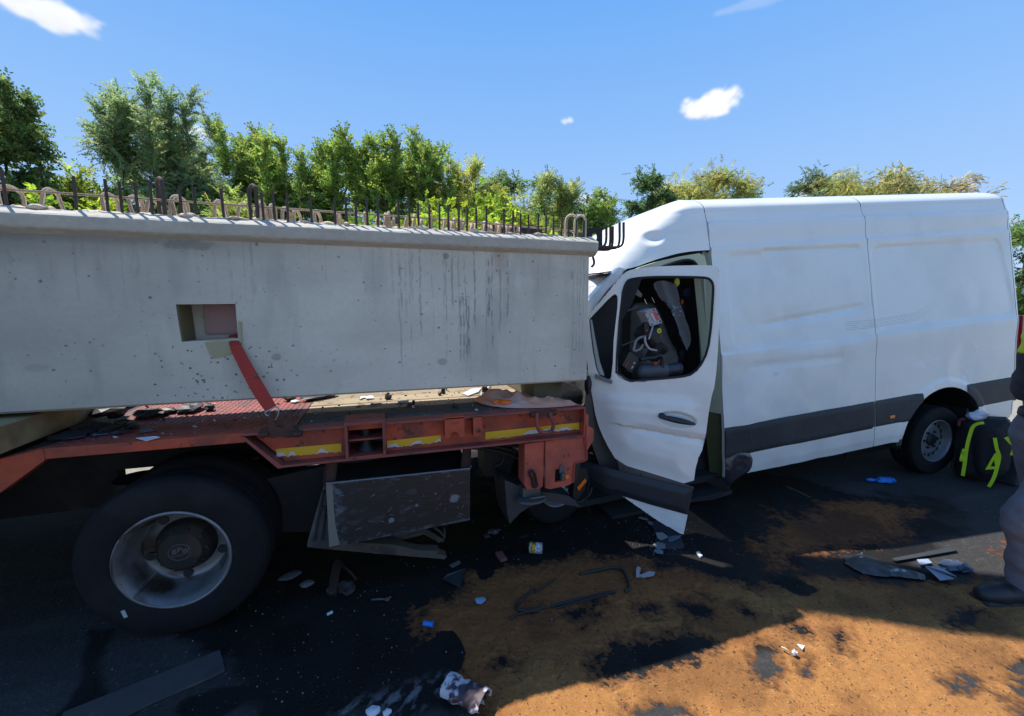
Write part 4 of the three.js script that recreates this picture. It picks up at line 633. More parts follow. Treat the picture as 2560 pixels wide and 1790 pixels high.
  const capPt = (th, u, topW) => {
    const L = Lf(u), W = (1 - off(Math.min(u, 2.81))) * (topW ?? 1), a = -2.536 - L * pw(Math.sin(th), .52), n = -1 + W * pw(Math.cos(th), .34);
    const dd = (fbm(a * 3 + 20, u * 4 + n * 3 + 20, 3, 341) - .5) * .03 * smooth(-2.6, -2.9, a);
    const dent = .035 * smooth(.11, 0, Math.hypot((a + 3.02) * 1.0, (u - 2.47) * 1.5)) * smooth(1.2, .5, th);
    return [a + dd * .5 + dent * .4, u - dd * .6, n - dent - dd * .5];
  };
  const cap = grid(110, 46, (s, v) => { const th = Math.PI * (.5 - .5 * Math.sign(.5 - s) * Math.pow(Math.abs(1 - 2 * s), .55)), side_ = smooth(.30, .12, th / Math.PI), bot = mix(2.235, mix(2.235, 2.345, smooth(-3.35, -2.62, -2.536 - Lf(2.3) * pw(Math.sin(th), .62))), side_); const u = mix(bot, 2.815, v); return capPt(th, u); });
  const capTop = grid(60, 6, (s, v) => { const q = capPt(Math.PI * s, 2.815), t = v; return [mix(q[0], -2.536, t), 2.815 + .014 * Math.sin(t * 1.57), mix(q[2], -1, t * .7)]; });
  vp('cab_roof', [cap, capTop].map(pUV), paint, van, 'buckled high roof nose over the cab');
  vp('cab_lining', grid(40, 20, (s, v) => { const q = capPt(Math.PI * s, mix(2.26, 2.80, v)); return [q[0] + .05, q[1] - .02, mix(q[2], -1, .06)]; }), M.cabinDark);
  const opening = [[1578, 678], [1600, 668], [1640, 655], [1700, 641], [1748, 633], [1762, 640], [1768, 664]];
  vp('door_opening', [inVan(slab([...opening, [1745, 664], [1735, 652], [1722, 649], [1690, 654], [1650, 668], [1620, 690], [1575, 700]].map(p => onVan(...p, -.10)), vN.clone().negate(), .03)), grid(1, 20, (s, v) => [-2.536 - .05 * s, mix(1.0, 2.33, v), -off(mix(1.0, 2.33, v)) - .004 - .16 * s])], std([.50, .53, .36], .5));  // greenish reflection put into the jamb paint
  vp('door_seal', inVan(tube([[1590, 700], [1622, 689], [1655, 668], [1695, 654], [1722, 650], [1734, 654], [1742, 664], [1746, 690]].map(p => onVan(...p, -.092)), .011, 40, 7)), M.blackRub);
  vp('b_pillar', [slab([[-2.56, 1.0], [-2.534, .95], [-2.534, 2.34], [-2.57, 2.34]].map(([a, u]) => [a, u, -.10 - off(u) * .6]), [0, 0, -1], .1)], std([.42, .44, .36], .5));  // same reflected green mixed into the pillar paint
  vp('jamb_trim', grid(1, 12, (s, v) => { const u = mix(.42, 1.0, v); return [-2.50 - .1 * s + .05 * (1 - v), u, -.03 - .12 * s]; }), std([.07, .08, .03], .6));  // dark olive carries the green reflected on the lower jamb
  const sePts = smoothPoly([[1856, 1118], [1830, 1128], [1817, 1152], [1813, 1182], [1818, 1212], [1832, 1222], [1850, 1205], [1890, 1180], [1894, 1134]].map(q => { const r = loc(onVan(...q, .02)); return [r.x, r.y]; }), 1), seS = polySDF(sePts);
  vp('sill_end', [skin(seS, -2.8, -2.1, .1, .9, .007, (a, u) => [a, u, -.03 + .05 * Math.sqrt(smooth(0, .06, seS(a, u))) + .012 * (fbm(a * 14, u * 14, 3, 333) - .5)])], phys([.035, .033, .042], .3, { clearcoat: .6 }), van, 'crumpled dark end of the sill');
  // windscreen, pillar, crushed nose
  const crack = tex(512, 512, (u, v) => {
    let k = .10; const cx = [[.2, .45], [.55, .6], [.75, .25]]; let w = 0;
    for (const [x, y] of cx) { const r = Math.hypot(u - x, v - y), t = Math.atan2(v - y, u - x) * 7 + 2 * fbm(u * 8, v * 8, 3, 5); w = Math.max(w, smooth(.16, .02, Math.abs(((t % 1) + 1) % 1 - .5)) * smooth(.4, .02, r), smooth(.02, .004, Math.abs(((r * 16 + fbm(u * 6, v * 6, 3, 9)) % 1) - .5) * .12) * smooth(.35, .05, r)); }
    w = Math.max(w, smooth(.47, .5, fbm(u * 14, v * 14, 4, 351)) * .8); return [.62 + .3 * w, .63 + .3 * w, .68 + .28 * w, .25 + .75 * w];
  });
  const glassM = phys([1, 1, 1], .25, { map: crack, transmission: .35, thickness: 0, bumpMap: crack, bumpScale: .004 });
  vp('windscreen', grid(40, 30, (s, v) => { const th = Math.PI * mix(.19, .81, s), q = capPt(th, 2.23), d = v * 1.0, f = (fbm(s * 7, v * 7, 3, 355) - .5) * .09 * (v + .2); return [q[0] - .78 * d + f, 2.225 - .95 * d + f * .5, mix(q[2], -1 + 1.03 * (q[2] + 1), v), s, v]; }), glassM, van, 'shattered windscreen');
  const apil = [[1548, 668], [1566, 673], [1552, 692], [1528, 716], [1500, 752], [1478, 785], [1440, 830], [1400, 880], [1400, 850], [1440, 790], [1480, 740], [1520, 697]];
  vp('a_pillar', inVan(slab(apil.map(p => onVan(...p, -.10)), vN.clone().negate(), .07)), M.white);
  vp('pillar_trim', inVan(tube([[1562, 676], [1549, 700], [1524, 722], [1498, 756], [1476, 790]].map(p => onVan(...p, -.094)), .004, 30, 5)), M.blackRub);
  const crush = grid(46, 30, (s, v) => { const n = fbm(s * 6 + 3, v * 6 + 3, 4, 361) - .5, m = fbm(s * 17 + 3, v * 17 + 3, 3, 363) - .5; return [mix(-4.10, -3.62, v) + n * .30 + m * .09, mix(.55, 1.42, v) + n * .2, mix(.02, -1.98, s) + m * .1 + n * .12]; });
  vp('crushed_bonnet', crush, std([.10, .105, .10], .45), van, 'crumpled dark bonnet remains under the beam end');
  vp('front_wing', inVan(slab([[1472, 960], [1486, 1000], [1496, 1060], [1520, 1110], [1548, 1162], [1560, 1180], [1500, 1168], [1476, 1100], [1462, 1010]].map(p => onVan(...p, .0)), vN.clone().negate(), .06)), std([.05, .05, .048], .6));
  vp('folded_mirror', inVan(place(shard(.05, .15, .07, 75, .1), ...onVan(1470, 962, .04).toArray())), M.black);
  const lampP = onZ(1452, 1215, -2.50);
  vp('headlamp_remains', [inVan(slab([[1440, 1168], [1466, 1172], [1470, 1195], [1462, 1225], [1440, 1255], [1432, 1240]].map(p => onZ(...p, -2.52)), [0, 0, -1], .08)), inVan(tube([[1480, 1218], [1474, 1236], [1456, 1252], [1442, 1258]].map(p => onZ(...p, -2.49)), .007, 20, 6)), inVan(tube([[1469, 1170], [1472, 1210], [1468, 1250], [1476, 1284]].map(p => onZ(...p, -2.48)), .0025, 20, 5))], M.darkSteel);
  vp('indicator', inVan(slab([[1442, 1218], [1462, 1195], [1465, 1202], [1446, 1226]].map(p => onZ(...p, -2.515)), [0, 0, 1], .008)), M.lensAmber);
  vp('dim_cab_sheet', inVan(slab([[1476, 795], [1500, 762], [1545, 712], [1556, 698], [1604, 698], [1580, 760], [1556, 800], [1552, 962], [1482, 962]].map(p => onVan(...p, -.085)), vN.clone().negate(), .04)), M.cabinDark);  // added dark sheet in place of the dim cab behind the quarter window
  // cab inside
  vp('cab_floor', [bx(1.7, .05, 1.8, -3.3, .42, -1.0), bx(.05, 1.8, 1.5, -2.46, 1.35, -1.05), bx(1.6, 1.5, .04, -3.4, 1.3, -1.88), slab([[-4.15, 1.1, -.1], [-3.5, 2.2, -.14], [-2.6, 2.2, -.14], [-2.6, 2.2, -1.8], [-3.5, 2.2, -1.8], [-4.15, 1.1, -1.8]].filter((_, i) => i > 0 && i < 5), [0, 1, 0], .02)], M.cabinDark);
  vp('step_well', [inVan(slab([[1742, 1110], [1790, 1000], [1800, 1060], [1822, 1140], [1826, 1240], [1826, 1330], [1770, 1342], [1745, 1325], [1730, 1290]].map(p => onVan(...p, -.22)), vN.clone().negate(), .03)), bx(1.05, .03, .34, -3.05, .30, -.18)], M.cabinDark);
  vp('step_edge', inVan(tube([[1726, 1290], [1748, 1322], [1770, 1343], [1800, 1346], [1830, 1345], [1872, 1340]].map(p => onVan(...p, -.02)), .022, 30, 8)), std([.035, .036, .04], .55));
  vp('step_edge', inVan(slab([[1732, 1248], [1775, 1236], [1826, 1222], [1826, 1232], [1775, 1248], [1736, 1260]].map(p => onVan(...p, -.12)), vN, .02)), std([.03, .03, .033], .6));
  vp('dashboard', [rb(.55, .42, 1.7, .08, -3.92, 1.12, -1.0), rb(.3, .1, .9, .04, -3.78, 1.36, -1.1, 0, 0, -.4)], M.cabinDark);
  const wheelP = []; for (let k = 0; k < 24; k++) wheelP.push([-3.55 + .10 * Math.sin(k / 24 * 6.283), 1.30 + .19 * Math.sin(k / 24 * 6.283), -.55 + .21 * Math.cos(k / 24 * 6.283)]);
  vp('steering_wheel', tube(wheelP, .016, 60, 8, true), M.black);
  const Z = (px, py, z) => onZ(px, py, z);
  // quilted driver seat thrown against the opening
  const seatPoly = [[1597, 772], [1603, 760], [1622, 755], [1648, 756], [1664, 770], [1680, 805], [1694, 850], [1714, 880], [1717, 910], [1700, 935], [1660, 945], [1600, 950], [1592, 900], [1594, 830]].map(p => { const q = Z(...p, -3.05); return [q.x, q.y]; });
  const sSDF = polySDF(smoothPoly(seatPoly, 2)), quilt = (x, y) => { const p = x * .9 + y * .45, q = y * .9 - x * .45, f = t => Math.abs(((t / .075) % 1 + 1) % 1 - .5) * 2; return .010 * (1 - Math.pow(Math.max(f(p), f(q)), 6)); };
  vp('seat', inVan(skin(sSDF, 1.2, 2.6, .7, 2.0, .011, (x, y) => [x, y, -3.05 + .09 * Math.sqrt(smooth(0, .09, sSDF(x, y))) + quilt(x, y) - .12])), M.cabinGrey, van, 'grey quilted driver seat');
  vp('seat', inVan(slab(seatPoly.map(([x, y]) => V(x, y, -3.16)), [0, 0, -1], .3)), M.cabinDark);
  vp('headrest_posts', [tube([Z(1616, 760, -3.08), Z(1611, 748, -3.08)], .006, 2, 6), tube([Z(1636, 757, -3.08), Z(1629, 743, -3.08)], .006, 2, 6)].map(inVan), M.chrome);
  const drape = [[1632, 702], [1682, 702], [1692, 740], [1706, 780], [1718, 820], [1726, 862], [1718, 880], [1700, 850], [1684, 800], [1668, 765], [1646, 735]].map(p => { const q = Z(...p, -2.98); return [q.x, q.y]; }), dSDF = polySDF(smoothPoly(drape, 1));
  vp('torn_lining', inVan(skin(dSDF, 1.3, 2.7, .9, 2.2, .013, (x, y) => [x, y, -2.98 + .05 * (fbm(x * 9, y * 5, 4, 371) - .5) + .02 * Math.sin((x * .9 + y * .4) * 60)])), std([.13, .132, .138], .9), van, 'torn grey headlining hanging down');
  vp('sun_visor', inVan(slab([[1566, 712], [1580, 706], [1606, 736], [1603, 744], [1588, 736], [1570, 722]].map(p => Z(...p, -2.95)), [0, 0, -1], .02)), std([.17, .16, .14], .8));
  vp('cab_bars', [[[[1560, 781], [1594, 766]]], [[[1551, 866], [1586, 851]]], [[[1517, 803], [1540, 790]]]].map(([[p, q]]) => inVan(tube([Z(...p, -3.0), Z(...q, -3.0)], .007, 2, 6))), std([.12, .12, .115], .6));
  seed(77); vp('cab_clutter', Array.from({ length: 22 }, (_, i) => { const p = Z(rr(1690, 1745), rr(715, 900), -3.2 - rnd() * .2); return inVan(place(shard(rr(.04, .12), rr(.05, .16), .06, 700 + i), p.x, p.y, p.z)); }), std([.022, .026, .034], .6));
  vp('blue_jacket', inVan(place(shard(.16, .09, .05, 721, .2), ...Z(1724, 728, -3.2).toArray(), 0, 0, .5)), std([.03, .06, .11], .85)); vp('yellow_scrap', inVan(place(shard(.05, .07, .03, 722, .2), ...Z(1692, 706, -2.97).toArray())), std([.4, .36, .03], .8)); vp('orange_scrap', inVan(place(shard(.02, .05, .03, 723, .2), ...Z(1705, 755, -3.05).toArray())), std([.35, .08, .02], .8));
  vp('torn_edge', Array.from({ length: 10 }, (_, i) => { const p = Z(rr(1676, 1702), rr(762, 790), -2.93); return inVan(place(shard(rr(.01, .025), rr(.008, .02), .008, 730 + i, .5), p.x, p.y, p.z)); }), std([.25, .27, .30], .5));

  // driver door swung out and sagging
  const d1 = onVan(1478, 930), d2 = camera.position.clone().addScaledVector(ray(1775, 1000), 2.87), e1 = d2.clone().sub(d1).setY(0).normalize(), nD = e1.clone().cross(V(0, 1, 0)).normalize();
  if (nD.dot(camera.position.clone().sub(d1)) < 0) nD.negate();
  const dp = (px, py) => { const q = onPlane(px, py, d1, nD).sub(d1); return [q.dot(e1), q.y]; }, dw = (s, t, k = 0) => d1.clone().addScaledVector(e1, s).add(V(0, t, 0)).addScaledVector(nD, k), dpx = (px, py, k = 0) => { const q = dp(px, py); return dw(q[0], q[1], k); };
  const outline = [[1470, 790], [1490, 766], [1520, 731], [1542, 703], [1558, 684], [1574, 675], [1600, 670], [1659, 665], [1784, 662], [1797, 670], [1800, 700], [1797, 850], [1788, 960], [1776, 1000], [1761, 1115], [1741, 1156], [1733, 1217], [1640, 1186], [1545, 1158], [1513, 1105], [1490, 1050], [1481, 990], [1472, 945], [1466, 880]].map(p => dp(...p));
  const win = smoothPoly([[1565, 702], [1585, 695], [1638, 691], [1755, 692], [1775, 696], [1784, 710], [1784, 735], [1776, 850], [1762, 900], [1735, 935], [1700, 944], [1536, 956], [1545, 850], [1552, 745]].map(p => dp(...p)), 1);
  const tri = smoothPoly([[1536, 735], [1543, 740], [1541, 790], [1530, 940], [1523, 950], [1496, 937], [1484, 880], [1474, 800], [1478, 795], [1500, 772]].map(p => dp(...p)), 1);
  const oS = polySDF(smoothPoly(outline, 1)), wS = polySDF(win), tS = polySDF(tri), doorS = (s, t) => Math.min(oS(s, t), -wS(s, t), -tS(s, t));
  const hR = dp(1693, 1048), c1_ = dp(1560, 1062), c2_ = dp(1760, 1100), b0 = dp(1500, 975);
  const bulge = (s, t) => { let k = .022 * smooth(.0, .16, oS(s, t)) * smooth(b0[1] + .02, b0[1] - .15, t) + .005 * smooth(b0[1] - .11, b0[1] - .06, t); const dx = (s - hR[0]) / .12, dy = (t - hR[1] - .06 * -(s - hR[0])) / .052, q = dx * dx + dy * dy; k -= .022 * smooth(1.15, .75, q); const g = seg(s, t, ...c1_, ...c2_); k -= .014 * smooth(.05, 0, g[0]) * smooth(0, .3, g[2]); if (g[1] < 0) k -= .010 * smooth(.14, .02, g[0]); k += (fbm(s * 4 + 9, t * 4 + 9, 3, 381) - .5) * .016; return k; };
  const X = outline.map(p => p[0]), Yy = outline.map(p => p[1]), bnd = [Math.min(...X) - .02, Math.max(...X) + .02, Math.min(...Yy) - .02, Math.max(...Yy) + .02];
  const skinD = skin(doorS, ...bnd, .0085, (s, t) => dw(s, t, bulge(s, t)).toArray());
  const inD = skin(doorS, ...bnd, .02, (s, t) => dw(s, t, -.05).toArray());
  const edgeOf = (poly, k0 = 0, k1 = -.05, b = true) => { const p = poly; return grid(p.length, 1, (u, v, i) => { const q = p[i % p.length]; return dw(q[0], q[1], v ? k1 : k0 + (b ? bulge(q[0], q[1]) : 0)).toArray(); }); };
  const door = vp('driver_door', inVan(merge([skinD, edgeOf(smoothPoly(outline, 1))])), M.white, van, 'open driver door, bent and hanging, its window glass gone');
  const dq = (n, g, m, l) => part(n, inVan(Array.isArray(g) ? merge(g) : g), m, door, l);
  dq('door_lining', [inD, edgeOf(win, 0, -.05, false)], M.cabinDark);
  const frameSt = (poly, w, m, n) => { const s = polySDF(poly); return dq(n, [skin((x, y) => Math.min(s(x, y) + w * .3, -s(x, y) + w * .8), ...bnd, .006, (x, y) => dw(x, y, .006 + .006 * smooth(0, w * .5, w - Math.abs(s(x, y) + w * .4))).toArray()), tube(poly.map(p => dw(p[0], p[1], .002)), .005, 160, 7, true)], m); };
  frameSt(win, .014, M.blackRub, 'window_seal');
  dq('quarter_seal', tube(tri.map(p => dw(p[0], p[1], .003)), .004, 80, 6, true), M.blackRub);
  dq('window_channel', [tube([dpx(1549, 745, -.02), dpx(1543, 850, -.02), dpx(1541, 950, -.02)], .006, 10, 6)], std([.16, .155, .14], .5));
  dq('divider', slab([[1548, 735], [1554, 735], [1541, 850], [1538, 952], [1531, 952], [1535, 850]].map(p => dpx(...p, .006)), nD, .008), M.white);
  dq('quarter_post', slab([[1474, 798], [1480, 850], [1489, 905], [1496, 936], [1510, 940], [1498, 905], [1487, 850], [1478, 800]].map(p => dpx(...p, -.03)), nD, .02), std([.45, .48, .46], .5));
  dq('sill_trim', slab([[1490, 934], [1532, 951], [1530, 959], [1488, 944]].map(p => dpx(...p, .012)), nD, .012), std([.16, .18, .20], .4));
  const hA = dpx(1648, 1037, .03), hB = dpx(1738, 1056, .03), hM = dpx(1690, 1050, .052);
  const handle = dq('door_handle', [(() => { const g = new THREE.SphereGeometry(1, 24, 14); const c = hA.clone().lerp(hB, .5); g.scale(hA.distanceTo(hB) / 2 * 1.04, .021, .020); const m = new THREE.Matrix4().makeBasis(hB.clone().sub(hA).normalize(), nD.clone().cross(hB.clone().sub(hA).normalize()), nD).setPosition(c.addScaledVector(nD, .018)); return boxUV(g.applyMatrix4(m).toNonIndexed()); })(), (() => { const g = new THREE.SphereGeometry(1, 16, 12); g.scale(.022, .022, .03); return boxUV(g.translate(...hA.clone().addScaledVector(nD, -.01).addScaledVector(e1, .018).toArray()).toNonIndexed()); })()], std([.022, .025, .03], .4));
  part('key_lock', inVan(place(new THREE.SphereGeometry(.008, 10, 8), ...dpx(1719, 1054, .048).toArray())), M.galv, handle);
  const stripPts = [[1400, 1150], [1440, 1150], [1507, 1163], [1546, 1174], [1733, 1219], [1719, 1284], [1627, 1259], [1552, 1236], [1515, 1230], [1471, 1202], [1430, 1180], [1396, 1165]].map(p => dp(...p)), stS = polySDF(stripPts);
  dq('door_strip', skin(stS, bnd[0] - .5, bnd[1], bnd[2] - .2, bnd[3], .009, (s, t) => dw(s, t, .02 + .018 * smooth(0, .05, stS(s, t)) - .05 * smooth(dp(1530, 1200)[0], dp(1420, 1170)[0], s)).toArray()), std([.020, .024, .030], .55), 'dark rub strip coming away from the door');
  dq('exposed_sheet', slab([[1545, 1157], [1735, 1217], [1733, 1224], [1550, 1180]].map(p => dpx(...p, .004)), nD, .004), M.galv);
  dq('door_rivets', [[1559, 1172], [1602, 1184], [1576, 1233], [1599, 1235]].map(p => place(new THREE.SphereGeometry(.006, 8, 6), ...dpx(...p, p[1] > 1200 ? .04 : .01).toArray())), M.black);
  dq('lower_door_skin', [skin(polySDF([[1548, 1232], [1720, 1280], [1709, 1335], [1702, 1334], [1640, 1297]].map(p => dp(...p))), ...[bnd[0], bnd[1], bnd[2] - .3, bnd[3]], .008, (s, t) => dw(s, t, .012 + .01 * (fbm(s * 12, t * 12, 3, 391) - .5)).toArray()), slab([[1548, 1232], [1720, 1280], [1709, 1335], [1702, 1334], [1640, 1297]].map(p => dpx(...p, 0)), nD, .004)], M.white);
}

// ---------------------------------------------------------------- rescue tools lying in the door opening
{
  const zt = -2.72, Z = (px, py, k = 0) => onZ(px, py, zt + k), toolBlack = std([.022, .022, .023], .38), toolGrey = std([.40, .385, .39], .5);
  const t = thing('rescue_tool', 'black battery rescue tool with red battery label standing upright in the door window', 'rescue tool', Z(1640, 880).toArray());
  const bat = wpart('battery', slab([[1611, 780], [1637, 771], [1654, 806], [1627, 815]].map(p => Z(...p, .03)), [0, 0, -1], .10), toolGrey, t);
  const sub = (n, g, m, p) => part(n, g, m, p);
  sub('battery_label', slab([[1624, 783], [1638, 778], [1648, 799], [1634, 804]].map(p => Z(...p, .031)), [0, 0, 1], .002), std([.62, .10, .09], .5), bat);
  sub('label_band', slab([[1625, 784], [1631, 782], [1641, 802], [1635, 804]].map(p => Z(...p, .034)), [0, 0, 1], .001), std([.52, .50, .52], .6), bat);
  sub('battery_screw', [[1614, 782], [1634, 775], [1644, 786], [1650, 803], [1630, 811], [1620, 797]].map(p => place(new THREE.SphereGeometry(.006, 8, 6), ...Z(...p, .032).toArray())), toolBlack, bat);
  sub('battery_rim', tube([[1611, 780], [1637, 771], [1654, 806], [1627, 815], [1611, 780]].map(p => Z(...p, .03)), .005, 60, 6, false, true), toolGrey, bat);
  const bodyPoly = [[1620, 822], [1632, 814], [1658, 808], [1662, 814], [1664, 850], [1656, 866], [1648, 876], [1630, 872], [1614, 846], [1612, 838]].map(p => { const q = Z(...p, .04); return [q.x, q.y]; }), bS = polySDF(smoothPoly(bodyPoly, 1));
  wpart('tool_body', [skin(bS, 1.0, 2.2, .9, 2.0, .006, (x, y) => [x, y, zt - .01 + .06 * Math.sqrt(smooth(0, .05, bS(x, y)))]), slab(bodyPoly.map(([x, y]) => V(x, y, zt - .01)), [0, 0, -1], .09)], toolBlack, t);
  const sc = Z(1648, 827, .058); const stk = wpart('round_sticker', cyl(.0185, .0185, .002, 24, sc.x, sc.y, sc.z, Math.PI / 2), std([.70, .60, .02], .5), t);
  part('sticker_mark', [tube([[sc.x - .009, sc.y + .006, sc.z + .0015], [sc.x, sc.y + .002, sc.z + .0015], [sc.x + .009, sc.y + .007, sc.z + .0015]], .0015, 8, 5), tube([[sc.x - .008, sc.y - .006, sc.z + .0015], [sc.x + .008, sc.y - .003, sc.z + .0015]], .0015, 8, 5), tube([[sc.x - .002, sc.y + .01, sc.z + .0015], [sc.x + .002, sc.y - .01, sc.z + .0015]], .0015, 8, 5)], M.black, stk);
  wpart('collar', [tube([[1612, 842], [1614, 858], [1624, 872], [1642, 876]].map(p => Z(...p, .04)), .009, 24, 7), tube([[1632, 816], [1626, 836], [1622, 848]].map(p => Z(...p, .05)), .006, 14, 6)], toolGrey, t);
  wpart('carry_handle', tube([[1614, 841], [1598, 845], [1589, 854], [1586, 866], [1584, 876], [1598, 874], [1608, 862]].map(p => Z(...p, .02)), .010, 50, 8), std([.20, .20, .21], .3), t);
  wpart('trigger_grip', slab([[1611, 810], [1619, 806], [1624, 822], [1616, 842], [1611, 836]].map(p => Z(...p, .02)), [0, 0, -1], .04), toolBlack, t);
  wpart('red_switch', place(new THREE.SphereGeometry(.012, 10, 8), ...Z(1616, 827, .035).toArray()), M.redPlastic, t);
  wpart('tool_nose', (() => { const g = cyl(.065, .05, .14, 22); const a = Z(1640, 880, -.01); return place(g, a.x, a.y, a.z, .5, 0, -.35); })(), toolBlack, t);
  const u = thing('rescue_tool', 'second black battery rescue tool lying on its side at the window sill', 'rescue tool', Z(1620, 930).toArray());
  const b2 = wpart('battery', slab([[1556, 913], [1574, 879], [1598, 896], [1579, 933]].map(p => Z(...p, .05)), [0, 0, -1], .09), toolBlack, u);
  sub('battery_stripe', slab([[1562, 914], [1572, 898], [1574, 900], [1565, 918]].map(p => Z(...p, .051)), [0, 0, 1], .002), std([.20, .02, .02], .5), b2);
  sub('battery_mark', [[[1583, 906], [1587, 905], [1588, 909], [1584, 911]], [[1580, 915], [1583, 914], [1582, 920], [1577, 922]]].map(q => slab(q.map(p => Z(...p, .051)), [0, 0, 1], .002)), toolGrey, b2);
  const ax = (px0, py0, px1, py1, r0, r1, k) => { const a = Z(px0, py0, k), b = Z(px1, py1, k), g = new THREE.CylinderGeometry(r1, r0, a.distanceTo(b), 26).toNonIndexed(); g.applyQuaternion(new THREE.Quaternion().setFromUnitVectors(V(0, 1, 0), b.clone().sub(a).normalize())); return boxUV(g.translate((a.x + b.x) / 2, (a.y + b.y) / 2, (a.z + b.z) / 2)); };
  wpart('motor_housing', [ax(1610, 930, 1660, 926, .062, .062, 0), place(new THREE.SphereGeometry(.062, 20, 14), ...Z(1609, 930).toArray())], std([.09, .09, .092], .5), u);
  wpart('cylinder', [ax(1660, 926, 1694, 922, .046, .046, 0), ax(1694, 922, 1697, 922, .05, .05, 0)], std([.025, .035, .055], .35), u);
  wpart('grip_bar', tube([[1600, 900], [1616, 896], [1636, 894], [1650, 888], [1656, 898], [1656, 920]].map(p => Z(...p, .04)), .016, 40, 9), toolBlack, u);
  wpart('red_switch', [rb(.035, .022, .02, .006, ...Z(1638, 908, .06).toArray())], M.redPlastic, u);
}

// ---------------------------------------------------------------- medic backpack and things beside the rear wheel
{
  const g0 = onY(2460, 1214, 0); g0.y = 0; const fN = camera.position.clone().sub(g0).setY(0).normalize(), bp = thing('medic_backpack', 'black emergency backpack with bright yellow straps standing by the rear wheel', 'backpack', g0.toArray(), Math.atan2(fN.x, fN.z));
  const inv = (() => { bp.updateMatrixWorld(true); return bp.matrixWorld.clone().invert(); })(), lp = (px, py, k = 0) => onPlane(px, py, g0.clone().addScaledVector(fN, k), fN).applyMatrix4(inv);
  const cloth = std([1, 1, 1], .85, { map: grime([.012, .012, .013], [.026, .026, .027], [.03, .03, .03], .5, 401), bumpMap: bumpFine, bumpScale: .002 });
  const poly = [[2394, 1060], [2412, 1054], [2470, 1052], [2515, 1054], [2526, 1064], [2532, 1110], [2528, 1160], [2520, 1190], [2480, 1206], [2440, 1207], [2390, 1198], [2382, 1180], [2384, 1110]].map(p => { const q = lp(...p); return [q.x, Math.max(q.y, .004)]; }), s = polySDF(smoothPoly(poly, 1));
  part('pack_body', [skin(s, -.6, .6, -.05, .9, .012, (x, y) => [x, y, -.10 + .10 * Math.sqrt(smooth(0, .10, s(x, y))) + .012 * (fbm(x * 9 + 5, y * 9 + 5, 3, 405) - .5)]), slab(poly.map(([x, y]) => V(x, y, -.10)), [0, 0, -1], .16)], cloth, bp);
  part('front_pocket', (() => { const pp = [[2432, 1070], [2510, 1066], [2520, 1110], [2512, 1190], [2440, 1198], [2428, 1140]].map(p => { const q = lp(...p, .04); return [q.x, q.y]; }), ss = polySDF(smoothPoly(pp, 2)); return skin(ss, -.6, .6, -.05, .9, .012, (x, y) => [x, y, .0 + .05 * Math.sqrt(smooth(0, .06, ss(x, y)))]); })(), cloth, bp);
  const ribbon = (pts, w, k) => { const c = new THREE.CatmullRomCurve3(pts.map(p => lp(...p, k)), false, 'centripetal'); return grid(2, 40, (u, v) => { const p = c.getPoint(v), t = c.getTangent(v), n = V(-t.y, t.x, 0).normalize().multiplyScalar((u - .5) * w); return [p.x + n.x, p.y + n.y, p.z + .012 + .006 * Math.sin(v * 9)]; }); };
  const yl = std([.55, .74, .015], .7);
  for (const [p, w, k] of [[[[2407, 1189], [2412, 1158], [2417, 1120], [2424, 1090], [2434, 1065], [2446, 1058], [2460, 1056]], .026, .01], [[[2404, 1153], [2407, 1138], [2412, 1122]], .03, .015], [[[2487, 1094], [2492, 1120], [2498, 1140], [2492, 1170], [2484, 1195], [2472, 1216]], .024, .05], [[[2516, 1092], [2527, 1104], [2537, 1116], [2532, 1138]], .034, .04]]) part('yellow_strap', ribbon(p, w, k), yl, bp);
  part('yellow_triangle', slab([[2463, 1174], [2486, 1134], [2494, 1130], [2498, 1168], [2492, 1172]].map(p => lp(...p, .055)), [0, 0, 1], .004, [[[2476, 1166], [2485, 1150], [2488, 1166]].map(p => lp(...p, .055))]), yl, bp);
  part('top_handle', tube([[2396, 1064], [2400, 1050], [2412, 1048]].map(p => lp(...p, -.02)), .014, 14, 7), std([.12, .02, .02], .7), bp);
  part('wheel_strap', tube([[2386, 1180], [2380, 1160], [2388, 1140]].map(p => lp(...p, -.03)), .012, 12, 6), cloth, bp);
  // crumpled clear bag on top
  const cb = onY(2450, 1214, 0); const bag = place(shard(.20, .11, .12, 411, .3), 0, .055, 0); const cbg = solo('plastic_bag', bag, phys([.8, .83, .88], .3, { transmission: .5, thickness: 0 }), 'crumpled clear plastic bag lying on top of the black backpack', 'plastic bag');
  const tp = onPlane(2442, 1053, g0.clone().addScaledVector(fN, -.10), fN); cbg.position.copy(tp);
  const oc = onPlane(2540, 1068, g0.clone().addScaledVector(fN, -.3), fN), ot = solo('orange_case', [rb(.16, .05, .10, .012), rb(.05, .03, .06, .01, .10, 0, 0)], M.orange, 'orange object standing just behind the black backpack', 'case'); ot.position.copy(oc); ot.rotation.y = -YAW;
  solo('case_stand', box2(oc.x - .1, oc.x + .5, 0, oc.y - .026, oc.z - .2, oc.z + .1, .02), M.plasticGrey, 'grey box under the orange object behind the backpack', 'box');
  const rl = onPlane(2556, 716, g0.clone().addScaledVector(fN, -4), fN);
}

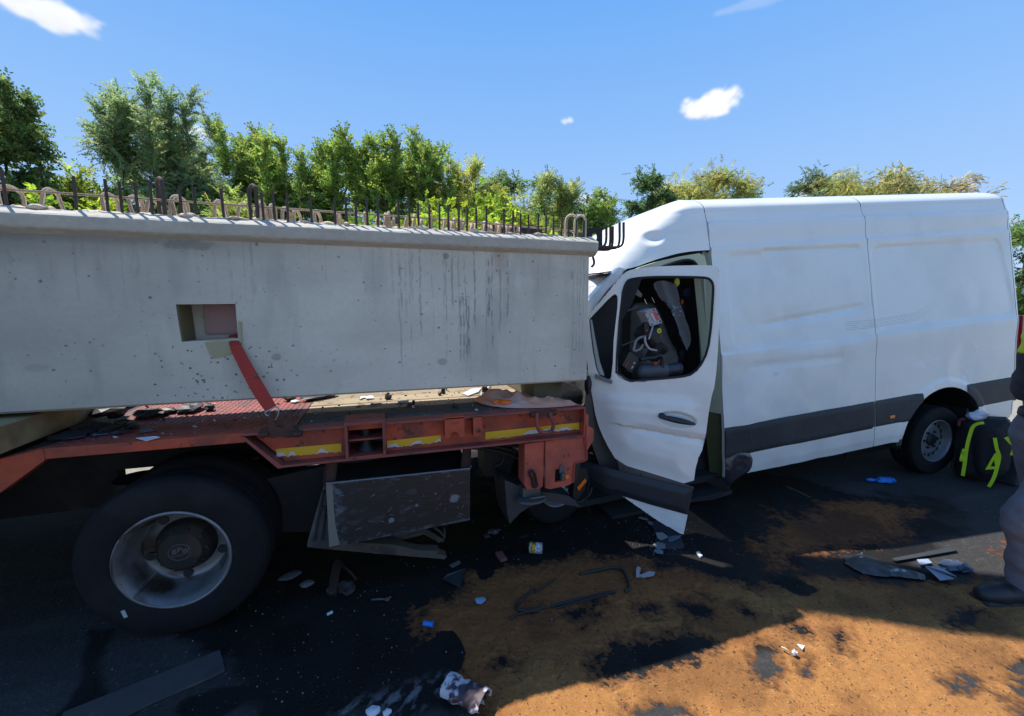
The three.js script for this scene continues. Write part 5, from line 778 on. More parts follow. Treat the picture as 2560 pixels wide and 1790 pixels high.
// ---------------------------------------------------------------- standing rescue worker at the right edge
const caps = (x, y, z, a, b, ra, rb_) => { const ex = b[0] - a[0], ey = b[1] - a[1], ez = b[2] - a[2], t = clamp(((x - a[0]) * ex + (y - a[1]) * ey + (z - a[2]) * ez) / (ex * ex + ey * ey + ez * ez || 1)); return Math.hypot(x - a[0] - ex * t, y - a[1] - ey * t, z - a[2] - ez * t) - mix(ra, rb_, t); };
function field(bones, bounds, cell, k = .03, extra) {
  const [x0, x1, y0, y1, z0, z1] = bounds, half = Math.max(x1 - x0, y1 - y0, z1 - z0) / 2 + cell * 3, N = Math.ceil(half * 2 / cell), cx = (x0 + x1) / 2, cy = (y0 + y1) / 2, cz = (z0 + z1) / 2;
  const mc = new MarchingCubes(N, new THREE.MeshBasicMaterial(), false, false, 400000); mc.isolation = 0;
  for (let kz = 0; kz < N; kz++) for (let j = 0; j < N; j++) for (let i = 0; i < N; i++) {
    const x = cx + (i - N / 2) / (N / 2) * half, y = cy + (j - N / 2) / (N / 2) * half, z = cz + (kz - N / 2) / (N / 2) * half;
    if (x < x0 - cell * 2 || x > x1 + cell * 2 || y < y0 - cell * 2 || y > y1 + cell * 2 || z < z0 - cell * 2 || z > z1 + cell * 2) { mc.field[kz * N * N + j * N + i] = -1; continue; }
    let d = 1e3; for (const b of bones) { const q = caps(x, y, z, ...b); const h = Math.max(k - Math.abs(d - q), 0) / k; d = Math.min(d, q) - h * h * k * .25; }
    if (extra) d = extra(d, x, y, z); mc.field[kz * N * N + j * N + i] = -d;
  }
  mc.update(); const n = mc.count, g = new THREE.BufferGeometry(), p = mc.positionArray.slice(0, n * 3), nn = mc.normalArray.slice(0, n * 3);
  for (let i = 0; i < n; i++) { p[3 * i] = p[3 * i] * half + cx; p[3 * i + 1] = p[3 * i + 1] * half + cy; p[3 * i + 2] = p[3 * i + 2] * half + cz; }
  g.setAttribute('position', new THREE.BufferAttribute(new Float32Array(p), 3)); g.setAttribute('normal', new THREE.BufferAttribute(new Float32Array(nn), 3));
  const gm = mergeVertices(g, 1e-4); gm.computeVertexNormals(); return boxUV(gm.toNonIndexed());
}
{
  const foot = onY(2500, 1474, 0), fwd = cR.clone().negate(), me = thing('person', 'person in grey work trousers and black boots at the right edge, pouches at the waist', 'person', [foot.x, 0, foot.z], Math.atan2(fwd.x, fwd.z));
  // local: +z is forward (towards the van door), +x the person's left
  me.scale.setScalar(1.04); const L = .10, hip = .93, sh = 1.46;
  // the front foot is set forward, the trunk stays back over the rear foot
  const lean = y => -.25 * smooth(.55, 1.02, y), SW = p => [p[0], p[1], p[2] + lean(p[1])], SWB = l => l.map(b => b.map(p => Array.isArray(p) ? SW(p) : p));
  const legs = [[[L, hip, 0], [L, .50, .035], .088, .064], [[L, .50, .035], [L, .09, -.01], .062, .040], [[-L, hip, 0], [-L - .02, .50, -.34], .088, .064], [[-L - .02, .50, -.34], [-L - .02, .09, -.52], .062, .040]].map(b => b.map(p => Array.isArray(p) ? SW(p) : p));
  const torso = [[[0, hip, 0], [0, 1.15, -.01], .135, .13], [[0, 1.15, -.01], [0, 1.38, -.02], .13, .15], [[-.15, 1.42, -.02], [.15, 1.42, -.02], .075, .075]];
  const arms = [[[.19, 1.42, -.02], [.24, 1.14, -.05], .055, .043], [[.24, 1.14, -.05], [.22, .92, -.10], .042, .030], [[-.19, 1.42, -.02], [-.24, 1.14, -.05], .055, .043], [[-.24, 1.14, -.05], [-.22, .92, -.10], .042, .030]];
  const neckHead = [[[0, 1.46, -.01], [0, 1.58, .01], .055, .052], [[0, 1.68, .0], [0, 1.70, .0], .092, .092], [[0, 1.62, .045], [0, 1.66, .04], .055, .07], [[0, 1.655, .10], [0, 1.675, .088], .014, .010], [[0, 1.60, .06], [0, 1.60, .075], .035, .03]];
  const feet = [[[L, .06, -.04], [L, .05, .14], .045, .04], [[-L - .02, .06, -.55], [-L - .02, .05, -.37], .045, .04]];
  const body = field([...legs, ...SWB(torso), ...SWB(arms), ...SWB(neckHead), ...feet], [-.36, .36, 0, 1.82, -.62, .26], .014, .04);
  const skinM = std([.42, .24, .17], .6);
  const hands = []; for (const s of [1, -1]) {
    const w = [.22 * s, .92, -.10], b = [[[w[0], w[1], w[2]], [w[0], w[1] - .085, w[2] + .05], .030, .034]];
    for (let f = 0; f < 4; f++) { const o = (f - 1.5) * .020, l = [.036, .042, .040, .032][f], r0 = [w[0], w[1] - .085 + o * .5, w[2] + .05 - o * .9]; const k1 = [r0[0] - .006 * s, r0[1] - l * .9, r0[2] + l * .5], k2 = [k1[0] - .012 * s, k1[1] - l * .7, k1[2] + l * .1]; b.push([r0, k1, .0095, .009], [k1, k2, .009, .008]); }
    const t0 = [w[0] - .02 * s, w[1] - .03, w[2] + .035], t1 = [w[0] - .035 * s, w[1] - .055, w[2] + .07]; b.push([t0, t1, .012, .0105], [t1, [t1[0], t1[1] - .03, t1[2] + .012], .0105, .009]); const hz = lean(w[1]); for (const q of b) for (const e of [0, 1]) q[e] = [q[e][0], q[e][1], q[e][2] + hz]; w[2] += hz;
    hands.push(field(b, [w[0] - .09, w[0] + .09, w[1] - .21, w[1] + .05, w[2] - .06, w[2] + .15], .004, .012));
  }
  part('body', [body, ...hands], skinM, me);
  part('eyes', [place(new THREE.SphereGeometry(.012, 12, 8), .032, 1.685, .085 - .25), place(new THREE.SphereGeometry(.012, 12, 8), -.032, 1.685, .085 - .02)], std([.6, .6, .6], .3), me);
  part('mouth', rb(.045, .010, .01, .004, 0, 1.622, .103 - .25), std([.30, .12, .10], .6), me);
  const grey = std([1, 1, 1], .9, { map: grime([.165, .158, .18], [.12, .115, .13], [.19, .185, .2], .6, 421), bumpMap: bumpFine, bumpScale: .0015 });
  const wr = (d, x, y, z) => { const fold = Math.sin(y * 46 + x * 20 + 5 * fbm(x * 8 + 9, y * 8, 3, 425)) * .0045 * (smooth(.45, .2, y) + smooth(.42, .5, y) * smooth(.62, .5, y) + smooth(.75, .9, y)); return d - fold - (fbm(x * 14 + z * 9 + 20, y * 10, 3, 427) - .5) * .016; };
  const tro = [[[L, hip - .03, 0], [L, .50, .035], .108, .084], [[L, .52, .03], [L, .44, .05], .084, .082], [[L, .48, .03], [L, .10, -.015], .078, .078], [[-L, hip - .03, 0], [-L - .02, .50, -.34], .115, .092], [[-L - .02, .50, -.34], [-L - .02, .10, -.52], .09, .088], [[0, hip + .03, 0], [0, 1.02, 0], .16, .165], [[0, 1.0, 0], [0, 1.40, -.01], .165, .178]];
  part('trousers', field(SWB(tro), [-.32, .32, .03, 1.42, -.80, .24], .012, .03, (d, x, y, z) => Math.max(wr(d, x, y, z), .055 - y, y - 1.39)), grey, me);
  const jk = [[[0, 1.0, 0], [0, 1.15, -.01], .17, .168], [[0, 1.15, -.01], [0, 1.38, -.02], .168, .175], [[-.16, 1.42, -.02], [.16, 1.42, -.02], .092, .092], [[.20, 1.42, -.02], [.25, 1.14, -.05], .078, .066], [[.25, 1.14, -.05], [.222, .95, -.09], .064, .052], [[-.20, 1.42, -.02], [-.25, 1.14, -.05], .078, .066], [[-.25, 1.14, -.05], [-.222, .95, -.09], .064, .052]];
  part('jacket', field(SWB(jk), [-.36, .36, .90, 1.56, -.60, .10], .014, .035, (d, x, y, z) => Math.max(wr(d, x, y, z), 1.05 - y, y - 1.33)), std([.05, .047, .055], .9), me);
  part('hi_vis_vest', field(SWB(jk), [-.36, .36, 1.30, 1.56, -.60, .10], .014, .035, (d, x, y, z) => Math.max(wr(d, x, y, z), 1.335 - y)), M.hivis, me);
  part('reflective_band', [field(SWB([[[0, 1.38, 0], [0, 1.46, -.01], .180, .182]]), [-.2, .2, 1.37, 1.46, -.5, .0], .012, .02, (d, x, y) => Math.max(d, 1.40 - y, y - 1.45))], M.silver, me);
  part('helmet', [field([[[0, 1.73, -.26], [0, 1.745, -.26], .115, .112]], [-.15, .15, 1.69, 1.88, -.41, -.10], .01, .02, (d, x, y) => Math.max(d, 1.70 - y)), (() => { const a = []; for (let k = 0; k < 30; k++) a.push([.125 * Math.cos(k / 30 * 6.283), 1.70, -.255 + .14 * Math.sin(k / 30 * 6.283)]); return tube(a, .010, 60, 6, true); })()], M.redPlastic, me);
  part('hair', field([[[0, 1.66, -.31], [0, 1.70, -.30], .075, .08]], [-.12, .12, 1.56, 1.78, -.42, -.19], .01, .02), std([.04, .025, .015], .9), me);
  const blk = std([.016, .016, .018], .5), bs = (x, z) => field([[[x, .045, z - .06], [x, .045, z + .16], .052, .05], [[x, .055, z + .02], [x, .20, z - .025], .06, .066], [[x, .05, z + .14], [x, .045, z + .215], .052, .046]], [x - .12, x + .12, .012, .25, z - .13, z + .28], .008, .03, (d, xx, yy) => Math.max(d, .016 - yy));
  for (const [x, z] of [[L, -.01], [-L - .02, -.52]]) { const b = part('boot', bs(x, z), blk, me); part('boot_sole', rb(.105, .026, .345, .012, x, .014, z + .075), std([.03, .03, .03], .8), b); }
  part('cargo_pocket', [rb(.035, .20, .15, .012, L + .10, .70, -.02)], grey, me);
  // belt pouch with gloves, at the left hip towards the camera
  const dk = std([.034, .031, .038], .85);
  part('belt_pouch', field([[[.15, 1.0, -.10], [.16, .84, -.02], .065, .05], [[.13, .98, -.02], [.13, .86, .05], .04, .03], [[.16, .95, -.02], [.17, .79, .03], .03, .022], [[.19, .95, -.12], [.19, .76, -.04], .035, .028], [[.12, .93, .03], [.12, .90, .09], .028, .022]], [.02, .29, .70, 1.10, -.26, .16], .009, .02, (d, x, y, z) => d + .006 * Math.sin(y * 60 + z * 50)), dk, me).position.set(.0, .27, .06);
  part('belt', field([[[0, 1.0, -.23], [0, 1.03, -.24], .180, .180]], [-.2, .2, .98, 1.05, -.45, -.0], .012, .02, (d, x, y) => Math.max(d, .995 - y, y - 1.04)), M.black, me);
}

// ---------------------------------------------------------------- debris on the road
const ground = (px, py, h = 0) => onY(px, py, h);
const flat = (pts, h = .0, th = .004) => slab(pts.map(p => onY(...p, h + .003)), [0, 1, 0], th);
{
  // crushed white container and tin
  const c = ground(1160, 1745), w = thing('crushed_container', 'crushed rusty white metal container lying on the oily road at the bottom', 'container', [c.x, 0, c.z]);
  const cm = std([1, 1, 1], .6, { map: tex(256, 256, (u, v) => { const n = fbm(u * 7, v * 7, 5, 431, 7), m = fbm(u * 24, v * 24, 3, 433, 24); return lerp3([.50, .49, .53], [.055, .035, .045], smooth(.47, .56, n * .75 + m * .25)); }) });
  const A = onY(1118, 1706, .05), B = onY(1212, 1752, .05);
  wpart('shell', grid(40, 24, (u, v) => { const ax = A.clone().lerp(B, u), t = mix(-.3, 3.5, v), d = B.clone().sub(A).normalize(), s = V(-d.z, 0, d.x), r = .052 + .012 * (fbm(u * 6 + 3, v * 5 + 3, 3, 437) - .5) * 2; const k = r * Math.cos(t), y = Math.max(.003, .040 + r * .8 * Math.sin(t)); return [ax.x + s.x * k, y, ax.z + s.z * k, u * .4, v * .4]; }), cm, w);
  wpart('torn_flap', [slab([[1102, 1716], [1108, 1708], [1120, 1716], [1170, 1740], [1210, 1752], [1212, 1762], [1160, 1746]].map(p => onY(...p, .008)), [0, 1, 0], .003)], std([.5, .49, .52], .6), w);
  const k = thing('tin_can', 'dented tin can with yellow and white label lying on the dark road', 'tin can', [ground(1340, 1382).x, 0, ground(1340, 1382).z], -.45);
  const lab = tex(256, 128, (u, v) => { const x = (u * 2) % 1; let q = v < .18 || v > .9 ? [.4, .38, .34] : v > .52 ? lerp3([.55, .34, .02], [.16, .09, .02], smooth(.5, .6, fbm(u * 14, v * 6, 3, 441))) : lerp3([.55, .56, .60], [.12, .15, .35], smooth(.56, .62, fbm(u * 20, v * 10, 3, 443)) * .8); return q; });
  const cg = new THREE.CylinderGeometry(.036, .036, .088, 30, 4, true).toNonIndexed(); cg.rotateZ(Math.PI / 2); part('label', cg.translate(0, .036, 0), std([1, 1, 1], .5, { map: lab }), k);
  part('can_end', [cyl(.0365, .0365, .004, 30, -.045, .036, 0, 0, 0, Math.PI / 2), cyl(.0365, .0365, .004, 30, .045, .036, 0, 0, 0, Math.PI / 2)], M.galv, k);
  const cap = ground(1070, 1571), bc = solo('bottle_top', [cyl(.013, .013, .045, 16, 0, .014, 0, 0, 0, Math.PI / 2), cyl(.015, .015, .008, 16, .024, .015, 0, 0, 0, Math.PI / 2)], M.blue, 'small bright blue plastic cap at the left edge of the granules', 'cap'); bc.position.set(cap.x, .012, cap.z); bc.rotation.y = -.5;
  const gl = ground(2205, 1206), glv = solo('blue_glove', [place(shard(.17, .05, .11, 451, .35), .02, .025, 0), place(shard(.10, .03, .04, 452, .3), -.10, .02, -.02), place(shard(.05, .04, .05, 453, .3), .08, .03, .03)], M.blue, 'discarded blue disposable glove on the road near the rear wheel', 'glove'); glv.position.set(gl.x, 0, gl.z); glv.rotation.y = -.2;
  // rubber door seal in the granules
  const rs = thing('rubber_seal', 'torn black rubber door seal looping half buried in the granules', 'rubber seal', [1.1, 0, -2.1]);
  const T2 = (pts, r, h = .014) => tube(pts.map(([x, y, k]) => { const q = onY(x, y, 0); q.y = Math.max(0, sandH(q.x, q.z).h) + (k ?? h); return q; }), r, 60, 8);
  wpart('seal_bend', [T2([[1450, 1441, .004], [1490, 1434], [1530, 1426], [1552, 1430], [1565, 1450], [1572, 1475], [1572, 1482], [1562, 1486, .006]], .009)], std([.022, .017, .014], .6), rs);
  wpart('seal_loop', [T2([[1335, 1480, .003], [1305, 1508, .010], [1291, 1524, .010], [1295, 1536, .012], [1320, 1536, .012], [1366, 1524, .006]], .008), T2([[1338, 1488, .006], [1360, 1474, .012], [1388, 1455, .008]], .006)], std([.022, .017, .014], .6), rs);
  wpart('seal_strip', [T2([[1378, 1522, .006], [1420, 1514, .014], [1480, 1497, .014], [1540, 1486, .006]], .008), T2([[1392, 1526, .006], [1440, 1514, .012], [1520, 1494, .006]], .006)], M.blackRub, rs);
  wpart('seal_tail', [T2([[1272, 1556, .002], [1285, 1548, .010], [1320, 1540, .012], [1348, 1534, .006]], .006)], std([.022, .017, .014], .6), rs);
  const solos = [
    ['white_shard', [flat([[1590, 1428], [1594, 1420], [1602, 1424], [1598, 1438], [1608, 1444], [1590, 1444]], .016, .012), flat([[1600, 1440], [1622, 1430], [1638, 1432], [1634, 1440], [1606, 1445]], .024, .006)], std([.42, .42, .44], .35, { metalness: .3 }), 'curved pale broken trim with chrome edge lying on the granules', 'trim piece'],
    ['grey_shard', [slab([[1106, 1448], [1120, 1436], [1164, 1422], [1158, 1446], [1152, 1468], [1130, 1460]].map((p, i) => onY(...p, .006 + .012 * (i % 2))), [0, 1, 0], .004)], M.plasticGrey, 'grey plastic shard half under the upper edge of the granules', 'shard'],
    ['concrete_chunk', place(shard(.13, .03, .07, 461), ground(726, 1444).x, .014, ground(726, 1444).z, 0, .4), M.greyChip, 'flat grey stone chunk next to the big tyre, farther of two', 'stone chunk'],
    ['concrete_chunk', place(shard(.075, .03, .06, 463), ground(768, 1464).x, .014, ground(768, 1464).z), M.greyChip, 'small grey stone chunk between the tyre and the twisted brown part', 'stone chunk'],
    ['brick_piece', rb(.05, .022, .10, .006, ground(1253, 1395).x, .012, ground(1253, 1395).z, 0, .1), M.brickRed, 'brownish red block piece on the black road below the toolbox', 'block piece'],
    ['white_scrap', flat([[1740, 1384], [1747, 1382], [1756, 1392], [1750, 1395]], 0, .012), M.paper, 'small white scrap on the black road right of the open door', 'scrap'],
    ['clear_film', place(shard(.06, .02, .05, 471, .5), ground(1200, 1513).x, .03, ground(1200, 1513).z), phys([.35, .5, .7], .2, { transmission: .4, thickness: 0 }), 'crumpled bluish clear film scrap on the granules near the seal', 'film scrap'],
    ['flat_board', slab([[160, 1786], [549, 1630], [556, 1650], [562, 1678], [520, 1700], [380, 1760], [240, 1830], [140, 1830]].map(p => onY(...p, .004)), [0, 1, 0], .012), std([1, 1, 1], .9, { map: grime([.055, .053, .052], [.038, .037, .037], [.08, .078, .075], .9, 475), bumpMap: bumpFine, bumpScale: .002 }), 'dusty grey flat board lying in front of the big tyre', 'board'],
    ['trim_strip', slab([[2229, 1398], [2240, 1404], [2300, 1394], [2392, 1378], [2388, 1373], [2370, 1371], [2290, 1386]].map(p => onY(...p, .012)), [0, 1, 0], .006), M.plasticGrey, 'long dark plastic trim strip on the road in front of the boot', 'trim strip'],
    ['glass_sheet', [slab([[2292, 1400], [2320, 1398], [2330, 1408], [2300, 1414]].map((p, i) => onY(...p, .012 + .012 * (i % 2))), [0, 1, 0], .004), slab([[2312, 1416], [2350, 1420], [2390, 1442], [2386, 1448], [2350, 1452]].map((p, i) => onY(...p, .02 + .02 * (i % 3))), [0, 1, 0], .005)], std([.30, .36, .46], .35), 'crumpled blue and white plastic sheet in front of the boot', 'plastic sheet'],
    ['film_wrap', [place(shard(.16, .05, .10, 481, .5), ground(2380, 1420).x, .02, ground(2380, 1420).z), place(shard(.08, .05, .06, 482, .5), ground(2412, 1432).x, .03, ground(2412, 1432).z)], phys([.10, .13, .19], .2, { transmission: .35, thickness: 0 }), 'dark transparent film between the plastic sheet and the boot', 'film'],
    ['foil_scrap', [flat([[1992, 1612], [2012, 1617], [2006, 1626]], .01, .006), place(shard(.025, .03, .02, 485, .5), ground(1985, 1642).x, .02, ground(1985, 1642).z)], M.paper, 'crumpled white foil scrap in the sunlit granules', 'foil scrap'],
    ['twig', T2([[1953, 1628, .02], [1962, 1634, .022], [1968, 1637, .018]], .004), std([.5, .42, .28], .8), 'pale twig lying beside the white foil scrap', 'twig'],
    ['white_lump', [place(shard(.06, .03, .05, 487), ground(932, 1786).x, .015, ground(932, 1786).z), place(shard(.035, .02, .03, 488), ground(968, 1786).x, .01, ground(968, 1786).z)], M.paper, 'white broken pieces at the bottom edge left of the crushed container', 'broken pieces'],
    ['clip_piece', [rb(.03, .012, .012, .003, ground(825, 1536).x, .008, ground(825, 1536).z, 0, .5)], M.paper, 'tiny white clip on the black road below the twisted part', 'clip'],
    ['sunlit_glitter', (() => { const s = polySDF([[2112, 1392], [2150, 1386], [2185, 1400], [2250, 1420], [2318, 1440], [2310, 1452], [2250, 1450], [2160, 1440], [2116, 1414]].map(q => G(...q))); return skin((x, z) => s(x, z) + .05 * (fbm(x * 14, z * 14, 3, 489) - .5), 2.4, 3.6, -2.1, -1.4, .01, (x, z) => [x, .012 + .03 * fbm(x * 11, z * 11, 3, 487) * smooth(0, .06, s(x, z)), z]); })(), std([1, 1, 1], .35, { map: grime([.03, .031, .034], [.05, .05, .05], [.4, .39, .37], 1, 491), bumpMap: bumpFine, bumpScale: .006 }), 'sunlit glitter of the wet ground painted on a dark sheet left of the boot', 'painted glitter'],  // sunlit glitter of wet ground, put into a dark sheet of its own
    ['dark_fragment', place(shard(.06, .03, .07, 493, .4), ground(1330, 1300).x, .02, ground(1330, 1300).z), M.darkSteel, 'small dark fragment under the tip of the mudguard', 'fragment'],
    ['flat_shard', flat([[1294, 1345], [1320, 1336], [1323, 1330], [1318, 1344]], .01, .004), M.plasticGrey, 'thin grey shard just behind the tin can', 'shard'],
    ['lamp_glass', flat([[1376, 1330], [1384, 1323], [1394, 1326], [1388, 1336]], .006, .004), M.mirror, 'little glassy shard right of the tin can', 'shard'],
    ['metal_scrap', [flat([[1208, 1340], [1222, 1332], [1226, 1342], [1214, 1346]], .006, .006), place(shard(.09, .03, .05, 495, .4), ground(1235, 1334).x, .02, ground(1235, 1334).z)], M.galv, 'pale metal scrap left of the tin can', 'scrap'],
    ['grey_flake', flat([[1122, 1414], [1148, 1402], [1152, 1408], [1132, 1420]], .006, .004), M.greyChip, 'light flake just above the grey shard at the granules', 'flake'],
    ['wire_piece', [T2([[930, 1503, .01], [950, 1506, .02], [966, 1502, .012], [978, 1500, .02]], .006), place(shard(.03, .02, .03, 497), ground(968, 1504).x, .015, ground(968, 1504).z)], M.galv, 'short metal tube piece on the black road right of the twisted part', 'tube piece'],
  ];
  for (const [n, g, m, l, c] of solos) solo(n, g, m, l, c);
  const tw = thing('twisted_part', 'twisted brown root-like vehicle part lying between tyre and toolbox', 'broken part', [ground(840, 1480).x, 0, ground(840, 1480).z]);
  wpart('main_tube', [T2([[832, 1490, .02], [838, 1460, .05], [846, 1428, .05], [850, 1424, .03]], .026), T2([[856, 1430, .04], [876, 1442, .03], [890, 1452, .01]], .010)], M.rusty, tw);
  wpart('bracket', [place(shard(.10, .05, .12, 501, .4), ground(868, 1478).x, .025, ground(868, 1478).z), place(shard(.05, .04, .05, 502, .3), ground(827, 1486).x, .025, ground(827, 1486).z)], M.frame, tw);
  // splintered plastics under the open door: individual clear shards
  const ds = [[1606, 1300, .05, 'pale shard directly under the bent corner of the door'], [1625, 1312, .03, 'narrow shard under the lower door edge'], [1655, 1348, .07, 'largest glassy shard below the door tip, left part'], [1680, 1350, .05, 'glassy shard below the door tip, right part'], [1648, 1368, .045, 'crumpled pale shard at the end of the granules'], [1646, 1384, .035, 'lowest pale shard touching the granules under the door']];
  ds.forEach(([px, py, r, l], i) => { const p = ground(px, py), s = solo('plastic_shard', flake(r, .004, 510 + i, 6, 1.3), i % 2 ? std([.14, .19, .23], .3) : std([.17, .17, .18], .4), l, 'plastic shard'); s.position.set(p.x, .012, p.z); s.rotation.set(.15 * (i % 3 - 1), i, .2 * ((i * 7) % 3 - 1)); });
  solo('broken_plastic', flat([[1625, 1310], [1640, 1302], [1700, 1338], [1712, 1370], [1668, 1374], [1650, 1350]], .002, .005), M.plasticGrey, 'dark broken plastic piece on the road beneath the door tip', 'broken plastic');
  // fine glass crumbs
  const im = new THREE.InstancedMesh(boxUV(new THREE.IcosahedronGeometry(1, 0)), std([.15, .15, .16], .4), 700); im.name = 'glass_crumbs'; seed(520); const m4 = new THREE.Matrix4(), q4 = new THREE.Quaternion();
  for (let i = 0; i < 700; i++) { let p; const t = rnd(); if (t < .35) p = ground(1660 + rr(-70, 60) + rr(-40, 40), 1330 + rr(-50, 60)); else if (t < .55) p = ground(rr(560, 1000), rr(1440, 1760)); else if (t < .75) p = ground(rr(1000, 1700), rr(1300, 1420)); else p = ground(rr(200, 2500), rr(1300, 1780)); const s = .0016 + .0035 * Math.pow(rnd(), 3); im.setMatrixAt(i, m4.compose(V(p.x, Math.max(0, sandH(p.x, p.z).h) + s * .6, p.z), q4.setFromEuler(new THREE.Euler(rr(0, 6), rr(0, 6), 0)), V(s, s * .8, s))); }
  Object.assign(im.userData, { label: 'tiny crumbs of shattered glass scattered over the road', category: 'glass crumbs', kind: 'stuff' }); im.castShadow = im.receiveShadow = true; scene.add(im);
}
// ---------------------------------------------------------------- things on the trailer deck
{
  const Y = 1.045, dk = (px, py, h = 0) => onY(px, py, Y + h);
  const cp = [[1226, 990], [1232, 972], [1262, 966], [1300, 966], [1345, 970], [1346, 978], [1388, 980], [1420, 992], [1453, 1004], [1457, 1009], [1440, 1013], [1372, 1014], [1325, 1011], [1260, 1002], [1238, 998]].map(p => { const q = dk(p[0], Math.max(p[1], 984)); return [q.x, q.z]; });
  const pz = [[.60, -2.80], [.70, -2.88], [.90, -2.86], [1.02, -2.74], [1.14, -2.62], [1.21, -2.46], [1.215, -2.40], [1.02, -2.39], [.86, -2.42], [.72, -2.48], [.64, -2.58], [.60, -2.70]], cS = polySDF(smoothPoly(pz, 2));
  const rdg = (x, z, a, f, s) => { const t = x * Math.cos(a) * f + z * Math.sin(a) * f + 1.1 * fbm(x * 5 + s, z * 5 + s, 3, 530 + s); return Math.pow(1 - Math.abs(2 * ((t % 1 + 1) % 1) - 1), 2.2); };
  const fold = (x, z) => { const e = smooth(-.004, .035, cS(x, z)), b = smooth(0, .14, cS(x, z)); return e * (.010 + b * (.030 * rdg(x, z, .5, 4.2, 3) + .030 * rdg(x, z, 2.2, 3.1, 9) + .016 * rdg(x, z, 1.2, 8, 15) + .03 * smooth(.95, .65, x) * smooth(-2.5, -2.7, z)) + .008 * rdg(x, z, 2.8, 12, 21)); };
  solo('crumpled_cloth', skin(cS, .4, 1.3, -2.95, -2.3, .0065, (x, z) => [x, Y + .004 + fold(x, z), z]), std([1, 1, 1], .9, { map: tex(256, 256, (u, v) => lerp3([.60, .28, .18], [.58, .37, .31], smooth(.42, .62, fbm(u * 4, v * 4, 4, 537, 4)))), bumpMap: bumpFine, bumpScale: .001 }), 'crumpled peach coloured cloth on the rear end of the trailer deck', 'cloth');
  const kn = thing('orange_cutter', 'tool with bright orange handle lying in front of the peach cloth', 'tool', dk(1260, 1008).toArray());
  wpart('handle', tube([dk(1234, 1007, .02), dk(1248, 1006, .022), dk(1262, 1008, .022), dk(1276, 1008, .018)], .022, 20, 10), M.orange, kn);
  wpart('blade', slab([[1274, 1004], [1294, 1004], [1288, 1012], [1276, 1012]].map(p => dk(...p, .015)), [0, 1, 0], .008), std([.25, .24, .2], .4, { metalness: .6 }), kn);
  wpart('grip_end', tube([dk(1288, 1008, .012), dk(1310, 1011, .01)], .010, 4, 7), M.black, kn);
  const bits = [
    ['lamp_fragment', 'broken lamp housing with white parts left of the peach cloth', [[1212, 984, .05, .06, .05, 541, 0], [1222, 976, .03, .05, .04, 542, 1], [1216, 1000, .06, .02, .05, 543, 0], [1206, 990, .02, .03, .03, 544, 1]]],
    ['black_fragment', 'upright black fragment on the sunlit planks near the cloth', [[1108, 984, .03, .06, .03, 545, 0], [1100, 988, .03, .03, .03, 546, 0], [1116, 976, .012, .06, .012, 547, 0]]],
    ['black_fragment', 'black lump on the shaded planks above the notched red bracket', [[1135, 1020, .03, .035, .03, 548, 0], [1142, 1022, .02, .02, .02, 549, 0]]],
    ['black_fragment', 'rounded black piece in the middle of the sunlit planks', [[970, 998, .05, .045, .04, 551, 0]]],
    ['black_fragment', 'dark folded part under the beam right of the strap', [[722, 1002, .07, .05, .06, 552, 0], [800, 996, .26, .04, .10, 553, 0], [738, 1006, .05, .02, .05, 554, 1]]],
    ['grille_fragment', 'thin black pieces on the shaded planks right of the lock pocket', [[1025, 1014, .05, .02, .03, 555, 0], [1034, 1010, .02, .03, .02, 556, 0], [1022, 1018, .03, .015, .02, 557, 0]]],
    ['headlamp_housing', 'broken headlamp with shiny rim on the checker plate near the timber', [[272, 1044, .16, .07, .12, 561, 0], [262, 1038, .06, .05, .05, 562, 2], [235, 1072, .22, .05, .14, 563, 0], [300, 1060, .10, .03, .08, 564, 0]]],
    ['bowl_fragment', 'curved black bowl-like part on the sunlit checker plate', [[372, 1042, .16, .05, .12, 565, 0], [420, 1034, .12, .035, .06, 566, 0], [350, 1040, .05, .04, .06, 567, 2]]],
    ['radio_slab', 'flat black slab on the sunlit checker plate left of the strap', [[478, 1026, .22, .045, .12, 568, 0], [524, 1026, .06, .05, .05, 569, 0]]],
    ['debris_heap', 'heap of black splinters on the left part of the checker plate', [[205, 1086, .18, .03, .1, 571, 0], [278, 1078, .12, .03, .08, 572, 0], [330, 1070, .10, .025, .06, 573, 0], [170, 1096, .14, .02, .1, 574, 0], [300, 1084, .08, .02, .05, 575, 0]]],
  ];
  for (const [n, l, list] of bits) { const p0 = dk(list[0][0], list[0][1]), t = thing(n, l, 'fragment', p0.toArray()); list.forEach(([px, py, w, h, d, s, c], i) => { const p = dk(px, py); wpart(c === 1 ? 'white_piece' : c === 2 ? 'shiny_rim' : 'black_piece', place(shard(w, h, d, s, .4), p.x, Y + h * .42, p.z, 0, s * .7, 0), c === 1 ? M.paper : c === 2 ? M.mirror : M.black, t); }); }
